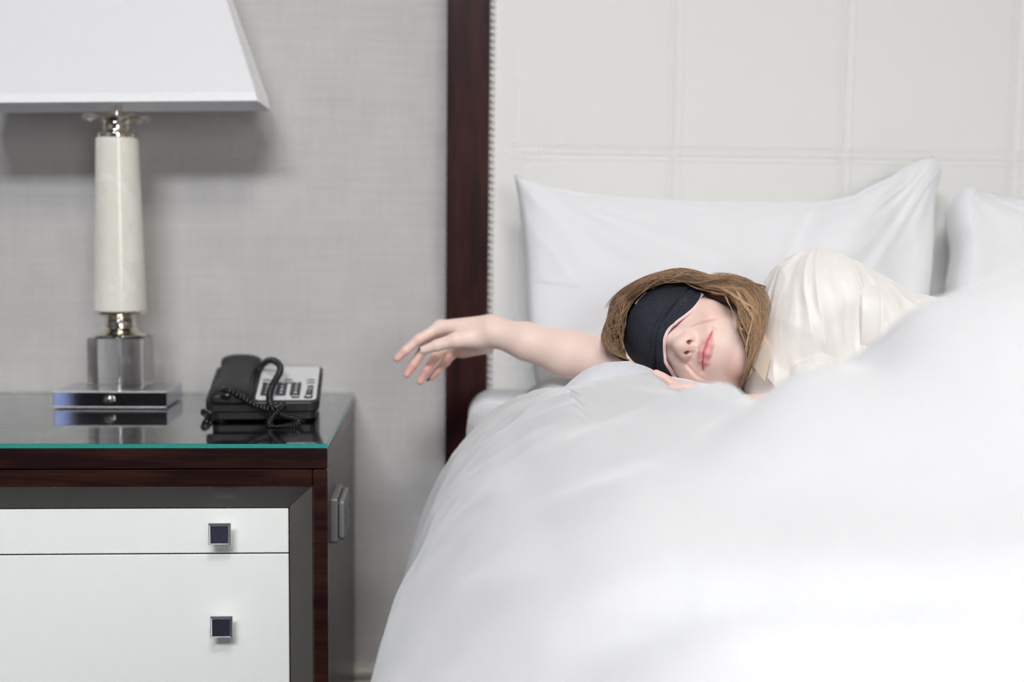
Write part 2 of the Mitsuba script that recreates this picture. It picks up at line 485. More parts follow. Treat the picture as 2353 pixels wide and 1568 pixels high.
obj('side_panel', cbox(NX1 - .016, NX1 - .0004, NY + .045, WY - .006, .02, zsl0 - .0005, .001), 'm_taupe', NS, label='glossy dark taupe side panel')
obj('side_panel', cbox(NX0 + .0004, NX0 + .016, NY + .045, WY - .006, .02, zsl0 - .0005, .001), 'm_taupe', NS)
obj('carcass', cbox(xdl - .004, xd1 + .004, DY + .004, WY - .02, .03, zd1 + .01, .001), 'm_gap', NS)
obj('plinth', cbox(2 * NXC - xs0, xs0, NY + .03, NY + .06, 0, zbot, .001), 'm_wood', NS)
# drawers
ZJ = at(400, 1274, DY)[2]
knob_px = ((503.5, 1230), (507.5, 1444))
zdr = [(ZJ + .0012, zd1 - .0022), (.28, ZJ - .0012)]


def knob_mesh(cx, cz, y):
    h = .0167
    out = []
    def ring(a, yy):
        return np.array([[cx - a, yy, cz - a], [cx + a, yy, cz - a], [cx + a, yy, cz + a], [cx - a, yy, cz + a]])
    rim = loft([ring(h * .82, y - .021), ring(h, y - .023), ring(h, y - .026), ring(h * .93, y - .0268), ring(h * .93, y - .0285), ring(h * .80, y - .0305), ring(h * .76, y - .0302)])
    stem = lathe([(.0095, 0), (.0075, .006), (.0065, .014), (.011, .022)], 24)
    stem.apply_transform(trimesh.transformations.rotation_matrix(math.pi / 2, [1, 0, 0]))
    stem.apply_translation((cx, y, cz))
    return cat(rim, stem)


for (za, zb2), kp in zip(zdr, knob_px):
    d = obj('drawer', cbox(xdl + .0022, xd1 - .0022, DY + .001, DY + .02, za, zb2, .0008), 'm_lacquer', NS, label='white lacquered drawer front')
    kp_ = at(*kp, DY - .03)
    obj('knob', knob_mesh(kp_[0], kp_[2], DY + .001), 'm_chrome', d, label='square chrome knob with stepped edge')
    kl = at(*kp, DY - .03)[0]
    obj('knob', knob_mesh(2 * NXC - kl, kp_[2], DY + .001), 'm_chrome', d, label='square chrome knob with stepped edge')
obj('drawer', cbox(xdl + .0022, xd1 - .0022, DY + .001, DY + .02, zbot + .003, .2776, .0008), 'm_lacquer', NS)

# power outlet fixed to the side of the nightstand
oy0, oy1 = 1.83, 1.928
oz0, oz1 = at(785, 1246, oy0)[2], at(785, 1146, oy0)[2]
ow, oh = oy1 - oy0, oz1 - oz0
def on_side(outline, x0, x1, c):
    m_ = prism(outline, 0, x1 - x0, c)
    v = m_.vertices.copy()
    m_.vertices = np.c_[x0 + v[:, 2], (oy0 + oy1) / 2 + v[:, 0], (oz0 + oz1) / 2 + v[:, 1]]
    if m_.volume < 0:
        m_.invert()
    return m_
ob = obj('outlet_box', on_side(rrect(ow + .010, oh + .004, .006), NX1 - .001, NX1 + .0105, .002), 'm_outlet', NS, label='dark grey power outlet box on the side panel')
obj('socket_face', on_side(rrect(ow, oh - .004, .008), NX1 + .0115, NX1 + .021, .003), 'm_outlet', ob)
obj('gasket', on_side(rrect(ow - .004, oh - .010, .006), NX1 + .009, NX1 + .013, .0005), 'm_outlet_dark', ob)
for dy in (-.024, .024):
    for dz, w2, h2, oy in ((.008, .002, .007, -.0065), (.008, .002, .008, .0065), (-.009, .005, .005, 0)):
        c_ = rrect(w2, h2, .0008, 3) + np.array([dy + oy, dz])
        obj('slot', on_side(c_, NX1 + .0205, NX1 + .0213, .0001), 'm_outlet_dark', ob)

# ------------------------------------------------------------------ glass sheet on the nightstand
GS = thing('glass_sheet', 'clear glass sheet with green edge covering the nightstand top', 'glass top')
obj('pane', cbox(NX0 + .0012, NX1 - .0012, NY + .0012, WY - .008, GZ - .0068, GZ, .0002), 'm_glass', GS, smooth=False)
eg = [cbox(NX0, NX1, NY, NY + .0011, GZ - .0068, GZ - .0003, .0003), cbox(NX1 - .0011, NX1, NY, WY - .008, GZ - .0068, GZ - .0003, .0003),
      cbox(NX0, NX0 + .0011, NY, WY - .008, GZ - .0068, GZ - .0003, .0003)]
obj('edge', cat(*eg), 'm_glass_edge', GS, label='polished sea green edge')

# ------------------------------------------------------------------ table lamp
LP = thing('table_lamp', 'table lamp with white rectangular shade, alabaster column and chrome base', 'lamp')
LX, LY = -.583, 2.1875
bz0, bz1 = GZ + .0012, GZ + .0315
base = obj('base', cbox(-.6862, -.4872, 2.1205, 2.2545, bz0, bz1, .0022), 'm_mirror', LP, label='mirror polished rectangular base')
for dx in (-.085, .085):
    for dy in (-.05, .05):
        obj('foot', lathe([(0, GZ + .0001), (.006, GZ + .0001), (.006, bz0 + .0008), (0, bz0 + .0008)], 16, (-.5867 + dx, LY + dy, 0)), 'm_black', LP, smooth=40)
for zz in (bz0 + .0006, bz1 - .0022):
    obj('highlight_strip', rbox(-.6864, -.4870, 2.1192, 2.1215, zz, zz + .0024, .0011, 12), 'm_highlight_strip', base)  # pale strips added to stand for the highlights on the chamfers
swp = at(250, 919.5, 2.117)
sw = lathe([(0, .0), (.0086, 0), (.0088, .003), (.0074, .0042), (.0066, .0042), (.0062, .0075), (.0045, .0085), (.0040, .0120), (.0026, .0135), (0, .0138)], 32)
sw.apply_transform(trimesh.transformations.rotation_matrix(math.pi / 2, [1, 0, 0]))
sw.apply_translation((swp[0], 2.1203, swp[2]))
obj('switch', sw, 'm_nickel', LP, smooth=35, label='round turned switch knob on the base')
cz0, cz1 = bz1, .8372
obj('crystal_block', cbox(LX - .0478, LX + .0478, 2.1405, 2.2345, cz0 + .0002, cz1, .0012), 'm_crystal', LP, smooth=False, label='clear crystal block')
obj('inner_rod', lathe([(0, cz0 + .0008), (.0042, cz0 + .0008), (.0042, cz1 - .0008), (0, cz1 - .0008)], 24, (LX, LY, 0)), 'm_chrome', LP, smooth=40)
lo = [(0, cz1 + .0002), (.0450, cz1 + .0002), (.0460, .8395), (.0458, .8415), (.0440, .8432), (.0395, .8455), (.0330, .8485), (.0292, .8525), (.0268, .8545), (.0266, .8562),
      (.0282, .8572), (.0290, .8592), (.0282, .8612), (.0268, .8618), (.0268, .8640), (.0282, .8646), (.0286, .8660), (.0280, .8672), (.0266, .8680), (.0272, .8705), (.0330, .8742), (.0400, .8770), (.0440, .8790), (.0462, .8806), (.0466, .8830), (.0455, .8846), (0, .8846)]
obj('lower_collar', lathe(lo, 72, (LX, LY, 0)), 'm_nickel', LP, smooth=35, label='turned nickel collar')
nst = 40
stz = np.linspace(.8848, 1.1968, nst)
str_ = np.interp(stz, [.8848, 1.1968], [.0456, .0372])
prof = [(0, stz[0])] + [(r - .0012, stz[0]) for r in (str_[0],)] + [(r, z) for r, z in zip(str_, stz + np.r_[.0012, np.zeros(nst - 2), -.0016])] + [(str_[-1] - .0018, stz[-1]), (0, stz[-1])]
obj('column', lathe(prof, 96, (LX, LY, 0)), 'm_alabaster', LP, smooth=40, label='tapered cream alabaster column')
up = [(0, 1.1970), (.0345, 1.1970), (.0350, 1.1985), (.0350, 1.2040), (.0340, 1.2058), (.0285, 1.2075), (.0262, 1.2090), (.0252, 1.2105), (.0252, 1.2135), (.0262, 1.2142), (.0250, 1.2152), (.0250, 1.2180), (.0262, 1.2190),
      (.0248, 1.2200), (.0240, 1.2230), (.0262, 1.2260), (.0262, 1.2280), (.0200, 1.2290), (0, 1.2290)]
obj('upper_collar', lathe(up, 72, (LX, LY, 0)), 'm_nickel', LP, smooth=35, label='turned nickel collar')


def wavy(v, a):
    r = np.hypot(v[..., 0], v[..., 1])
    w = np.clip((r - .024) / .036, 0, 1)
    v[..., 2] += .0042 * w ** 1.3 * np.cos(8 * a)[None, :]
    k = 1 + .05 * w * np.cos(8 * a)[None, :]
    v[..., 0] *= k
    v[..., 1] *= k
    return v


di = [(0, 1.2272), (.0235, 1.2272), (.030, 1.2300), (.040, 1.2330), (.050, 1.2335), (.0580, 1.2312), (.0588, 1.2318), (.0580, 1.2330), (.050, 1.2356), (.040, 1.2356), (.029, 1.2330), (.012, 1.2325), (0, 1.2325)]
obj('drip_dish', lathe(di, 128, (LX, LY, 0), wavy), 'm_nickel', LP, smooth=60, label='scalloped nickel dish below the shade')
obj('neck_rod', lathe([(0, 1.2310), (.0095, 1.2310), (.0088, 1.2360), (.0086, 1.30), (.0086, 1.34), (0, 1.34)], 32, (LX, LY, 0)), 'm_nickel', LP, smooth=35)
# shade: a rectangular pyramid shell, hanging a little crooked
SHX, SHY, SHZ = -.5845, 2.187, 1.2525


def shade_shell(z0, z1, hx, hy, sl, t, off=0.0):
    def ring(z, o):
        k = (z - 0) * sl
        a, b = hx - k + o, hy - k * .62 + o
        return [[-a, -b, z], [a, -b, z], [a, b, z], [-a, b, z]]
    v = np.array(ring(z0, off) + ring(z1, off) + ring(z0, off - t) + ring(z1, off - t), float)
    f = []
    for i in range(4):
        j = (i + 1) % 4
        for q in ([i, j, 4 + j, 4 + i], [8 + j, 8 + i, 12 + i, 12 + j], [j, i, 8 + i, 8 + j], [4 + i, 4 + j, 12 + j, 12 + i]):
            f += [[q[0], q[1], q[2]], [q[0], q[2], q[3]]]
    m_ = trimesh.Trimesh(v, f, process=False)
    m_.apply_transform(trimesh.transformations.rotation_matrix(-math.radians(1.45), [0, 1, 0]))
    m_.apply_translation((SHX, SHY, SHZ))
    return m_


sh = obj('shade', shade_shell(0, .30, .2655, .082, .305, .0022), 'm_shade', LP, smooth=False, label='white fabric rectangular lampshade')
obj('trim', shade_shell(.0002, .0150, .2655, .082, .305, .0036, .0007), 'm_shade_trim', sh, smooth=False, label='white trim band along the bottom edge')
for a in (-1, 1):
    for b in (-1, 1):
        obj('corner_seam', tube([np.array([SHX, SHY, SHZ]) + np.array([a * (.2655 - .305 * z) + z * -.0253, b * (.082 - .189 * z), z + a * .0253 * (.2655 - .305 * z)]) for z in np.linspace(.016, .296, 8)], .0014, 6), 'm_shade_trim', sh)
obj('spider', cat(tube([(SHX - .175, LY, 1.535), (SHX + .175, LY, 1.545)], .002, 8), tube([(SHX, LY, 1.335), (SHX, LY, 1.541)], .003, 8)), 'm_nickel', LP)

# ------------------------------------------------------------------ telephone
TP = thing('telephone', 'black desk telephone with light grey faceplate on the glass nightstand top', 'telephone')
pa = math.radians(3.1)
TO = np.array([-.3890, 1.9640, GZ])
T15 = math.tan(math.radians(14.5))


def tel(v):
    v = np.asarray(v, float)
    return np.c_[TO[0] + v[..., 0] * math.cos(pa) - v[..., 1] * math.sin(pa), TO[1] + v[..., 0] * math.sin(pa) + v[..., 1] * math.cos(pa), TO[2] + v[..., 2]]


def telm(m_):
    m_ = m_.copy()
    m_.vertices = tel(m_.vertices)
    return m_


PWD, PDP = .188, .166
slope = lambda y: .0345 + T15 * y


def outline(x0, x1, y0, y1, r, n=6):
    return rrect(x1 - x0, y1 - y0, r, n) + np.array([(x0 + x1) / 2, (y0 + y1) / 2])


def sl_sections(o, zs):
    """Sections of outline o at heights zs over the sloped top; each z is (inset, offset)."""
    P = np.asarray(o)
    c = P.mean(0)
    d = np.roll(P, -1, 0) - np.roll(P, 1, 0)
    nrm = np.c_[d[:, 1], -d[:, 0]] / (np.linalg.norm(d, axis=1, keepdims=True) + 1e-12)
    return [np.c_[P - nrm * k, slope(P[:, 1]) + z] for k, z in zs]


o1 = outline(0, PWD, 0, PDP, .016, 8)
slab = loft(sl_sections(o1, [(.002, -.0165), (0, -.015), (0, -.0035), (.0007, -.0030), (.0007, -.0026), (0, -.0022), (.0006, -.0006), (.002, 0)]))
tb = obj('base', telm(slab), 'm_black', TP, smooth=35, label='black plastic base')
o2 = outline(.010, PWD - .006, .006, PDP - .006, .014, 8)
low = loft([np.c_[o2 * [.97, .97] + [.003, .003], np.full(len(o2), .0032)], np.c_[o2, np.full(len(o2), .0055)]] + sl_sections(o2, [(0, -.0160)]))
obj('foot_part', telm(low), 'm_black', TP, smooth=35)
for fx, fy in ((.025, .02), (.16, .02), (.025, .145), (.16, .145)):
    obj('foot', telm(lathe([(0, .0002), (.006, .0002), (.0065, .004), (0, .004)], 16, (fx, fy, 0))), 'm_black', TP, smooth=40)
PX0, PX1, PY0, PY1 = .0815, .1825, .010, .160
op = outline(PX0, PX1, PY0, PY1, .007, 6)
fp = obj('faceplate', telm(loft(sl_sections(op, [(0, -.0005), (0, .0007), (.0005, .0011)]))), 'm_face', TP, smooth=35, label='light grey faceplate')


def plate(u, v):
    return PX0 + u * (PX1 - PX0), PY0 + v * (PY1 - PY0)


def button(u, v, w, h, zt=.004, r=.0018, name='dial_key', bs='m_key', label=None, ell=False):
    x, y = plate(u, v)
    w, h = w * (PX1 - PX0), h * (PY1 - PY0)
    if ell:
        a = np.arange(28) * 2 * np.pi / 28
        o = np.c_[x + w / 2 * np.cos(a), y + h / 2 * np.sin(a)]
    else:
        o = outline(x - w / 2, x + w / 2, y - h / 2, y + h / 2, min(r, w * .45, h * .45), 4)
    return obj(name, telm(loft(sl_sections(o, [(0, .0009), (0, zt - .0008), (.0004, zt - .0002), (.001, zt)]))), bs, TP, smooth=35, label=label)


def legend(key, text, u, v, hgt, zt, bs='m_print_white'):
    t_ = meshkit.text_mesh(text, hgt, .0002, bold=True)
    t_.apply_translation(-t_.bounds.mean(0) * [1, 1, 0])
    x, y = plate(u, v)
    vv = t_.vertices.copy()
    t_.vertices = np.c_[x + vv[:, 0], y + vv[:, 1], slope(y + vv[:, 1]) + zt + vv[:, 2]]
    obj('legend', telm(t_), bs, key, smooth=False)


cols_, rows_ = (.157, .404, .640), (.405, .312, .220, .128)
txt = '123456789*0#'
for r_ in range(4):
    for c_ in range(3):
        kk = button(cols_[c_], rows_[r_], .170, .062, .0048)
        legend(kk, txt[r_ * 3 + c_], cols_[c_] + .01, rows_[r_] + .002, .0058, .0048)
for v_ in (.557, .468):
    for u_ in (.125, .497, .878):
        button(u_, v_, .140, .026, .0022, .0012, 'memory_key', 'm_print_green')
button(.885, .322, .10, .05, .0042, name='function_key')
kk = button(.885, .252, .10, .045, .0042, name='function_key')
x_, y_ = plate(.885, .252)
button(.885, .256, .085, .016, .0046, .0008, 'key_stripe', 'm_print_white')
kk = button(.880, .160, .115, .09, .0042, name='volume_key')
legend(kk, '+', .880, .182, .0042, .0042)
legend(kk, '-', .880, .142, .0042, .0042)
kk = button(.872, .048, .145, .07, .0036, name='speaker_key', ell=True, bs='m_black')
button(.872, .048, .09, .036, .0041, name='key_ring', ell=True, bs='m_face')
kk = button(.657, .046, .130, .040, .0036, name='message_key')
button(.657, .050, .110, .020, .0041, .0008, 'key_stripe', 'm_face')


# handset lying in its cradle on the left of the base
def ho(w, t, n=10, sq=3.2):
    a = np.arange(4 * n) * 2 * np.pi / (4 * n)
    return np.c_[np.sign(np.cos(a)) * np.abs(np.cos(a)) ** (2 / sq) * w / 2, np.sign(np.sin(a)) * np.abs(np.sin(a)) ** (2 / sq) * t / 2]


hst = np.array([  # y, width, top, bottom, centre x
    (-.0085, .046, .0455, .0385, .041), (-.0060, .058, .0495, .0345, .041), (.000, .0655, .0540, .0335, .041), (.015, .0680, .0590, .0375, .041), (.034, .0675, .0635, .0440, .0415), (.055, .0635, .0675, .0475, .042),
    (.080, .0590, .0730, .0530, .042), (.105, .0580, .0790, .0590, .042), (.128, .0600, .0850, .0640, .042), (.146, .0660, .0905, .0700, .042), (.160, .0705, .0950, .0725, .042), (.170, .0715, .0965, .0760, .042),
    (.1755, .0690, .0950, .0800, .042), (.1780, .058, .0915, .0840, .042)])
from scipy.interpolate import PchipInterpolator
yy = np.r_[np.linspace(-.0085, .0, 6), np.linspace(.004, .168, 34), np.linspace(.170, .178, 6)]
hs = PchipInterpolator(hst[:, 0], hst[:, 1:])(yy)
secs = []
for y_, (w_, t_, b_, c_) in zip(yy, hs):
    o = ho(w_, t_ - b_)
    crown = .0035 * (1 - (o[:, 0] / (w_ / 2)) ** 2) * (o[:, 1] > 0)
    secs.append(np.c_[c_ + o[:, 0], np.full(len(o), y_), (t_ + b_) / 2 + o[:, 1] + crown - .002])
obj('handset', telm(loft(secs)), 'm_black', TP, smooth=50, label='black handset lying in the cradle')
obj('cradle', telm(loft(sl_sections(outline(.012, .072, .012, .155, .01, 6), [(0, -.003), (0, .0035), (.003, .006)]))), 'm_black', TP, smooth=35)


# coiled cord
def c5(x, y, d):
    return at(440 + x / 5.6, 780 + y / 5.6, d)


cp = [c5(880, 380, 2.105), c5(925, 320, 2.095), c5(1000, 272, 2.075), c5(1080, 285, 2.055), c5(1135, 340, 2.042), c5(1138, 420, 2.025), c5(1085, 520, 2.005), c5(1030, 630, 1.990), c5(1005, 730, 1.975), c5(1012, 810, 1.962),
      c5(1045, 880, 1.950), c5(1090, 935, 1.946), c5(1160, 972, 1.944), c5(1250, 1000, 1.942), c5(1340, 1020, 1.938), c5(1385, 1065, 1.932), c5(1340, 1105, 1.926), c5(1240, 1122, 1.923), c5(1140, 1140, 1.921), c5(1050, 1140, 1.922),
      c5(1000, 1095, 1.926), c5(1015, 1035, 1.932), c5(1070, 970, 1.937), c5(1130, 905, 1.941), c5(1180, 862, 1.947), c5(1165, 842, 1.952), c5(1110, 868, 1.949), c5(1040, 905, 1.938), c5(960, 892, 1.942), c5(880, 870, 1.945),
      c5(790, 835, 1.947), c5(700, 780, 1.949), c5(620, 735, 1.950), c5(550, 690, 1.951), c5(500, 660, 1.953)]
rad_out = np.r_[np.full(11, .0062), np.full(12, .0062), np.full(5, .0056), np.full(7, .0050)]
q = np.c_[np.array(cp), rad_out, np.r_[np.full(11, .0026), np.full(14, .0042), np.full(10, .0066)]]
path = spline(q, 2600)
p3, ro, pit = path[:, :3], path[:, 3], path[:, 4]
ds = np.linalg.norm(np.diff(p3, axis=0), axis=1)
ph_ = np.r_[0, np.cumsum(ds / pit[1:])] * 2 * np.pi
t_ = np.gradient(p3, axis=0)
t_ /= np.linalg.norm(t_, axis=1, keepdims=True)
a_ = np.cross(t_[0], [0, 0, 1.0])
Aa = []
for ti in t_:
    a_ = a_ - ti * (a_ @ ti)
    a_ /= np.linalg.norm(a_)
    Aa.append(a_)
Aa = np.array(Aa)
Bb = np.cross(t_, Aa)
wr = .0014
dense = np.linspace(0, ph_[-1], int(ph_[-1] / (2 * np.pi) * 14))
def ip(arr):
    return np.stack([np.interp(dense, ph_, arr[:, k]) for k in range(arr.shape[1])], -1)
P_, A_, B_ = ip(p3), ip(Aa), ip(Bb)
R_ = np.interp(dense, ph_, ro) - wr
W_ = np.interp(dense, ph_, np.clip(pit * .36, .0012, .0025))
hel = P_ + R_[:, None] * (np.cos(dense)[:, None] * A_ + np.sin(dense)[:, None] * B_)
hel[:, 2] = np.maximum(hel[:, 2], GZ + .0021)
obj('coiled_cord', tube(hel, W_, 6), 'm_black_gloss', TP, smooth=True, label='glossy black coiled handset cord')
obj('plug', tube([c5(395, 650, 1.962), c5(430, 655, 1.955), c5(470, 655, 1.952), c5(510, 665, 1.951)], [.0052, .0056, .0050, .0036], 12), 'm_black_gloss', TP, smooth=40)
obj('plug', tube([c5(385, 715, 1.956), c5(420, 722, 1.952), c5(470, 722, 1.951), c5(500, 712, 1.952)], [.0040, .0056, .0056, .0030], 12), 'm_black_gloss', TP, smooth=40)
# the line cord, a short coil showing at the left of the base
lc = spline([c5(330, 1030, 2.02), c5(240, 1000, 2.00), c5(165, 945, 1.995), c5(215, 985, 2.03), c5(300, 990, 2.07)], 400)
tt = np.linspace(0, 2 * np.pi * 16, 400)
lch = lc + .0045 * np.c_[np.cos(tt), 0 * tt, np.sin(tt)]
lch[:, 2] = np.maximum(lch[:, 2], GZ + .002)
obj('line_cord', tube(lch, .0017, 6), 'm_black_gloss', TP, smooth=True)

# ------------------------------------------------------------------ bed linen
from scipy.interpolate import RBFInterpolator


def cotton_bump(p, n, uv):
    return fbm(p.x * 60, p.y * 60, p.z * 60, 3)


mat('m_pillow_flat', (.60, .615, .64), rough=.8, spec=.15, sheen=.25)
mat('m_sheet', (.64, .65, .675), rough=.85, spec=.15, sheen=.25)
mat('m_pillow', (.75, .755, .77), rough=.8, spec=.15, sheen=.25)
mat('m_duvet', (.55, .554, .562), rough=.8, spec=.15, sheen=.25)


def sheet_faces(n, m):
    i, j = np.meshgrid(np.arange(n - 1), np.arange(m - 1), indexing='ij')
    q = np.stack([i * m + j, (i + 1) * m + j, (i + 1) * m + j + 1, i * m + j + 1], -1).reshape(-1, 4)
    return np.vstack([q[:, [0, 1, 2]], q[:, [0, 2, 3]]])


def grid_normals(G):
    a = np.gradient(G, axis=0)
    b = np.gradient(G, axis=1)
    n = np.cross(a, b)
    return n / (np.linalg.norm(n, axis=-1, keepdims=True) + 1e-12)


def closed_sheet(G, N, thick):
    """Two layers of a grid (n, m, 3), the second thick (n, m) below along -N, sewn together at the border."""
    n, m = G.shape[:2]
    top, bot = G.reshape(-1, 3), (G - N * thick[..., None]).reshape(-1, 3)
    f = sheet_faces(n, m)
    ring = np.r_[np.arange(m), np.arange(1, n) * m + m - 1, (n - 1) * m + np.arange(m - 2, -1, -1), np.arange(n - 2, 0, -1) * m]
    r2 = np.roll(ring, -1)
    side = np.stack([r2, ring, ring + n * m, r2 + n * m], -1)
    fs = np.vstack([f, f[:, ::-1] + n * m, side[:, [0, 1, 2]], side[:, [0, 2, 3]]])
    M = trimesh.Trimesh(np.vstack([top, bot]), fs, process=False)
    if M.volume < 0:
        M.invert()
    return M


def ridged(P, seed=0, octaves=3):
    return 1 - np.abs(2 * meshkit.fbm(P, octaves, seed) - 1)


# mattress with its fitted sheet
MX0, MX1, MY0, MY1, MZ0, MZ1 = .052, 1.98, -.02, 2.235, .36, .742
ms = tri(m3.Manifold.batch_hull([m3.Manifold.sphere(.05, 32).translate((x, y, z)) for x in (MX0 + .05, MX1 - .05) for y in (MY0 + .05, MY1 - .05) for z in (MZ0 + .05, MZ1 - .05)]).refine_to_length(.03))
v = ms.vertices.copy()
inner = np.clip((v[:, 2] - .6) / .1, 0, 1)
v[:, 2] += inner * .006 * (meshkit.fbm(v * 6, 3, 4) - .5)
v[:, 0] += np.where(v[:, 0] < .1, .008 * np.sin(v[:, 1] * 21) * np.clip((v[:, 2] - .45) / .2, 0, 1) * (1 - inner * .6), 0)
v[:, 0] += np.where(v[:, 0] < .16, .035 * np.clip((2.03 - v[:, 1]) / .07, 0, 1), 0)
ms.vertices = v
k = obj('mattress', ms, 'm_sheet', smooth=True)
tag(k, 'white sheeted mattress corner showing below the headboard at the bed side', 'mattress')
BB = thing('bed_base', 'dark bed base under the mattress on the carpet', 'bed base')
obj('box', cbox(MX0 + .02, MX1 - .02, MY0 + .02, MY1 - .01, .09, MZ0, .01), 'm_wood_frame', BB)
for lx in (MX0 + .1, MX1 - .16):
    for ly in (MY0 + .1, MY1 - .16):
        obj('leg', cbox(lx, lx + .06, ly, ly + .06, .0, .091, .004), 'm_wood_frame', BB)


def coons(cb, ct, cl, cr, n, m):
    """Coons patch of four boundary curves (bottom, top left to right; left, right bottom to top), each a list of 3-D points."""
    def res(c, k):
        c = np.asarray(c, float)
        s = np.r_[0, np.cumsum(np.linalg.norm(np.diff(c, axis=0), axis=1))]
        return PchipInterpolator(s / s[-1], c)(np.linspace(0, 1, k))
    B, Tp, L, Rr = res(cb, n), res(ct, n), res(cl, m), res(cr, m)
    u, v = np.linspace(0, 1, n)[:, None, None], np.linspace(0, 1, m)[None, :, None]
    G = (1 - v) * B[:, None] + v * Tp[:, None] + (1 - u) * L[None] + u * Rr[None]
    return G - ((1 - u) * (1 - v) * B[0] + u * (1 - v) * B[-1] + (1 - u) * v * Tp[0] + u * v * Tp[-1])


def pillow_mesh(G, thick, seed, fold=.004, extra=None, power=.42):
    """Inflate the patch G along its mean normal; corners stay thin and folds run in from the corners."""
    n, m = G.shape[:2]
    u, v = np.linspace(-1, 1, n)[:, None], np.linspace(-1, 1, m)[None, :]
    prof = (np.clip(1 - np.abs(u) ** 2.6, 0, 1) * np.clip(1 - np.abs(v) ** 2.4, 0, 1)) ** power
    N = grid_normals(G)
    if N[n // 2, m // 2, 1] > 0:
        N = -N
    Nm = N.mean((0, 1))
    Nm /= np.linalg.norm(Nm)
    edge = np.minimum(1 - np.abs(u), 1 - np.abs(v))
    # folds: stretched noise in a frame turned towards the nearest corner
    ang = np.arctan2(np.abs(v) - 1.05, np.abs(u) - 1.05) + 0 * u
    rad = np.hypot(np.abs(u) - 1.05, np.abs(v) - 1.05)
    quad = (np.sign(u) + 2 * np.sign(v)) * 3.7
    P = np.stack([ang * 5.5 + quad, rad * 1.1 + 0 * quad, quad + seed], -1)
    fl = (ridged(P, seed, 2) - .6) * np.exp(-rad * 1.3) * np.clip(edge / .06, 0, 1)
    P2 = np.stack([G[..., 0] * 9, G[..., 2] * 3.5 + G[..., 1] * 3.5, G[..., 0] * 0 + seed], -1)
    fl2 = (ridged(P2, seed + 3, 3) - .6) * np.clip(edge / .1, 0, 1)
    d = thick * prof + fold * 2.6 * fl + fold * fl2
    if extra is not None:
        d = d + extra(u, v, G) * np.clip(edge / .05, 0, 1)
    F = G + Nm * d[..., None]
    K = G - Nm * (thick * .75 * prof)[..., None]
    f = sheet_faces(n, m)
    ring = np.r_[np.arange(m), np.arange(1, n) * m + m - 1, (n - 1) * m + np.arange(m - 2, -1, -1), np.arange(n - 2, 0, -1) * m]
    back_id = np.arange(n * m)
    isb = np.zeros(n * m, bool)
    isb[ring] = True
    back_id = np.where(isb, back_id, back_id + n * m)
    fb = back_id[f[:, ::-1]]
    M = trimesh.Trimesh(np.vstack([F.reshape(-1, 3), K.reshape(-1, 3)]), np.vstack([f, fb]), process=False)
    M.remove_unreferenced_vertices()
    if M.volume < 0:
        M.invert()
    return M


def lean(py):           # depth of a point on a leaning pillow: nearer lower down
    return 2.165 - .085 * np.clip((py - 400) / 450, 0, 1.2)


def pts(lst, off=0.0):
    return [at(x, y, lean(y) + off) for x, y in lst]


# pillow standing behind the sleeper
L_ = [(1238, 905), (1226, 850), (1216, 780), (1211, 700), (1207, 600), (1200, 520), (1190, 450), (1181, 402)]
T_ = [(1181, 402), (1200, 408), (1235, 424), (1300, 440), (1380, 452), (1500, 460), (1650, 467), (1800, 468), (1900, 464), (1950, 452), (2000, 425), (2050, 402), (2085, 380), (2120, 364), (2146, 361)]
R_ = [(2118, 905), (2122, 800), (2130, 700), (2138, 620), (2142, 560), (2144, 500), (2150, 440), (2163, 390), (2146, 361)]
B_ = [(1238, 905), (1500, 915), (1850, 915), (2118, 905)]
G = coons(pts(B_), pts(T_), pts(L_), pts(R_), 150, 100)


def flap(u, v, G):
    # the case is slack at the open right end: a broad lit fold up to the top corner and a hollow below it
    a = np.exp(-((u - .62 + .30 * (1 - v)) / .16) ** 2) * np.clip((v + .4) / .8, 0, 1) * .018
    b = -np.exp(-((u - .88 + .08 * (1 - v)) / .12) ** 2) * np.clip((.75 - v) / .8, 0, 1) * .016
    c = -.012 * np.exp(-((u - .36 + .2 * (1 - v)) / .06) ** 2) * np.clip((v + .3) / .6, 0, 1)
    return a + b + c


pm = pillow_mesh(G, .075, 5, .0085, flap)
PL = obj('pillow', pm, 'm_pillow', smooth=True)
tag(PL, 'large white pillow leaning on the headboard behind the sleeping woman', 'pillow', 'white bed pillows')
# the next pillow, cut by the right edge of the photograph
L_ = [(2190, 905), (2186, 800), (2178, 720), (2172, 670), (2180, 620), (2184, 580), (2176, 530), (2172, 490), (2182, 462), (2203, 440)]
T_ = [(2203, 440), (2219, 433), (2236, 440), (2262, 446), (2330, 462), (2500, 478), (2800, 480), (3050, 465), (3180, 420)]
R_ = [(3130, 905), (3135, 700), (3150, 520), (3180, 420)]
B_ = [(2190, 905), (2500, 915), (2850, 915), (3130, 905)]
G = coons(pts(B_, .01), pts(T_, .01), pts(L_, .01), pts(R_, .01), 130, 90)


def flap2(u, v, G):
    w = np.exp(-((u + .93 + .05 * v) / .07) ** 2) * .012
    s = .010 * (ridged(np.stack([(v * 3.0 + u * 2.2) + 0 * u, 0 * u * v, 0 * u * v + 2.], -1), 7, 1) - .5) * np.exp(-(u + 1) * 2.0)
    return w + s


pm = pillow_mesh(G, .07, 11, .009, flap2, power=.30)
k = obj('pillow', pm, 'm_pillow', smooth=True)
tag(k, 'white pillow cut off by the right edge of the photo, leaning on headboard', 'pillow', 'white bed pillows')


# pillow the head rests on: lies flat, its near rim raised in front of the face
def flat(x, y, z):
    return np.array([x, y, z])


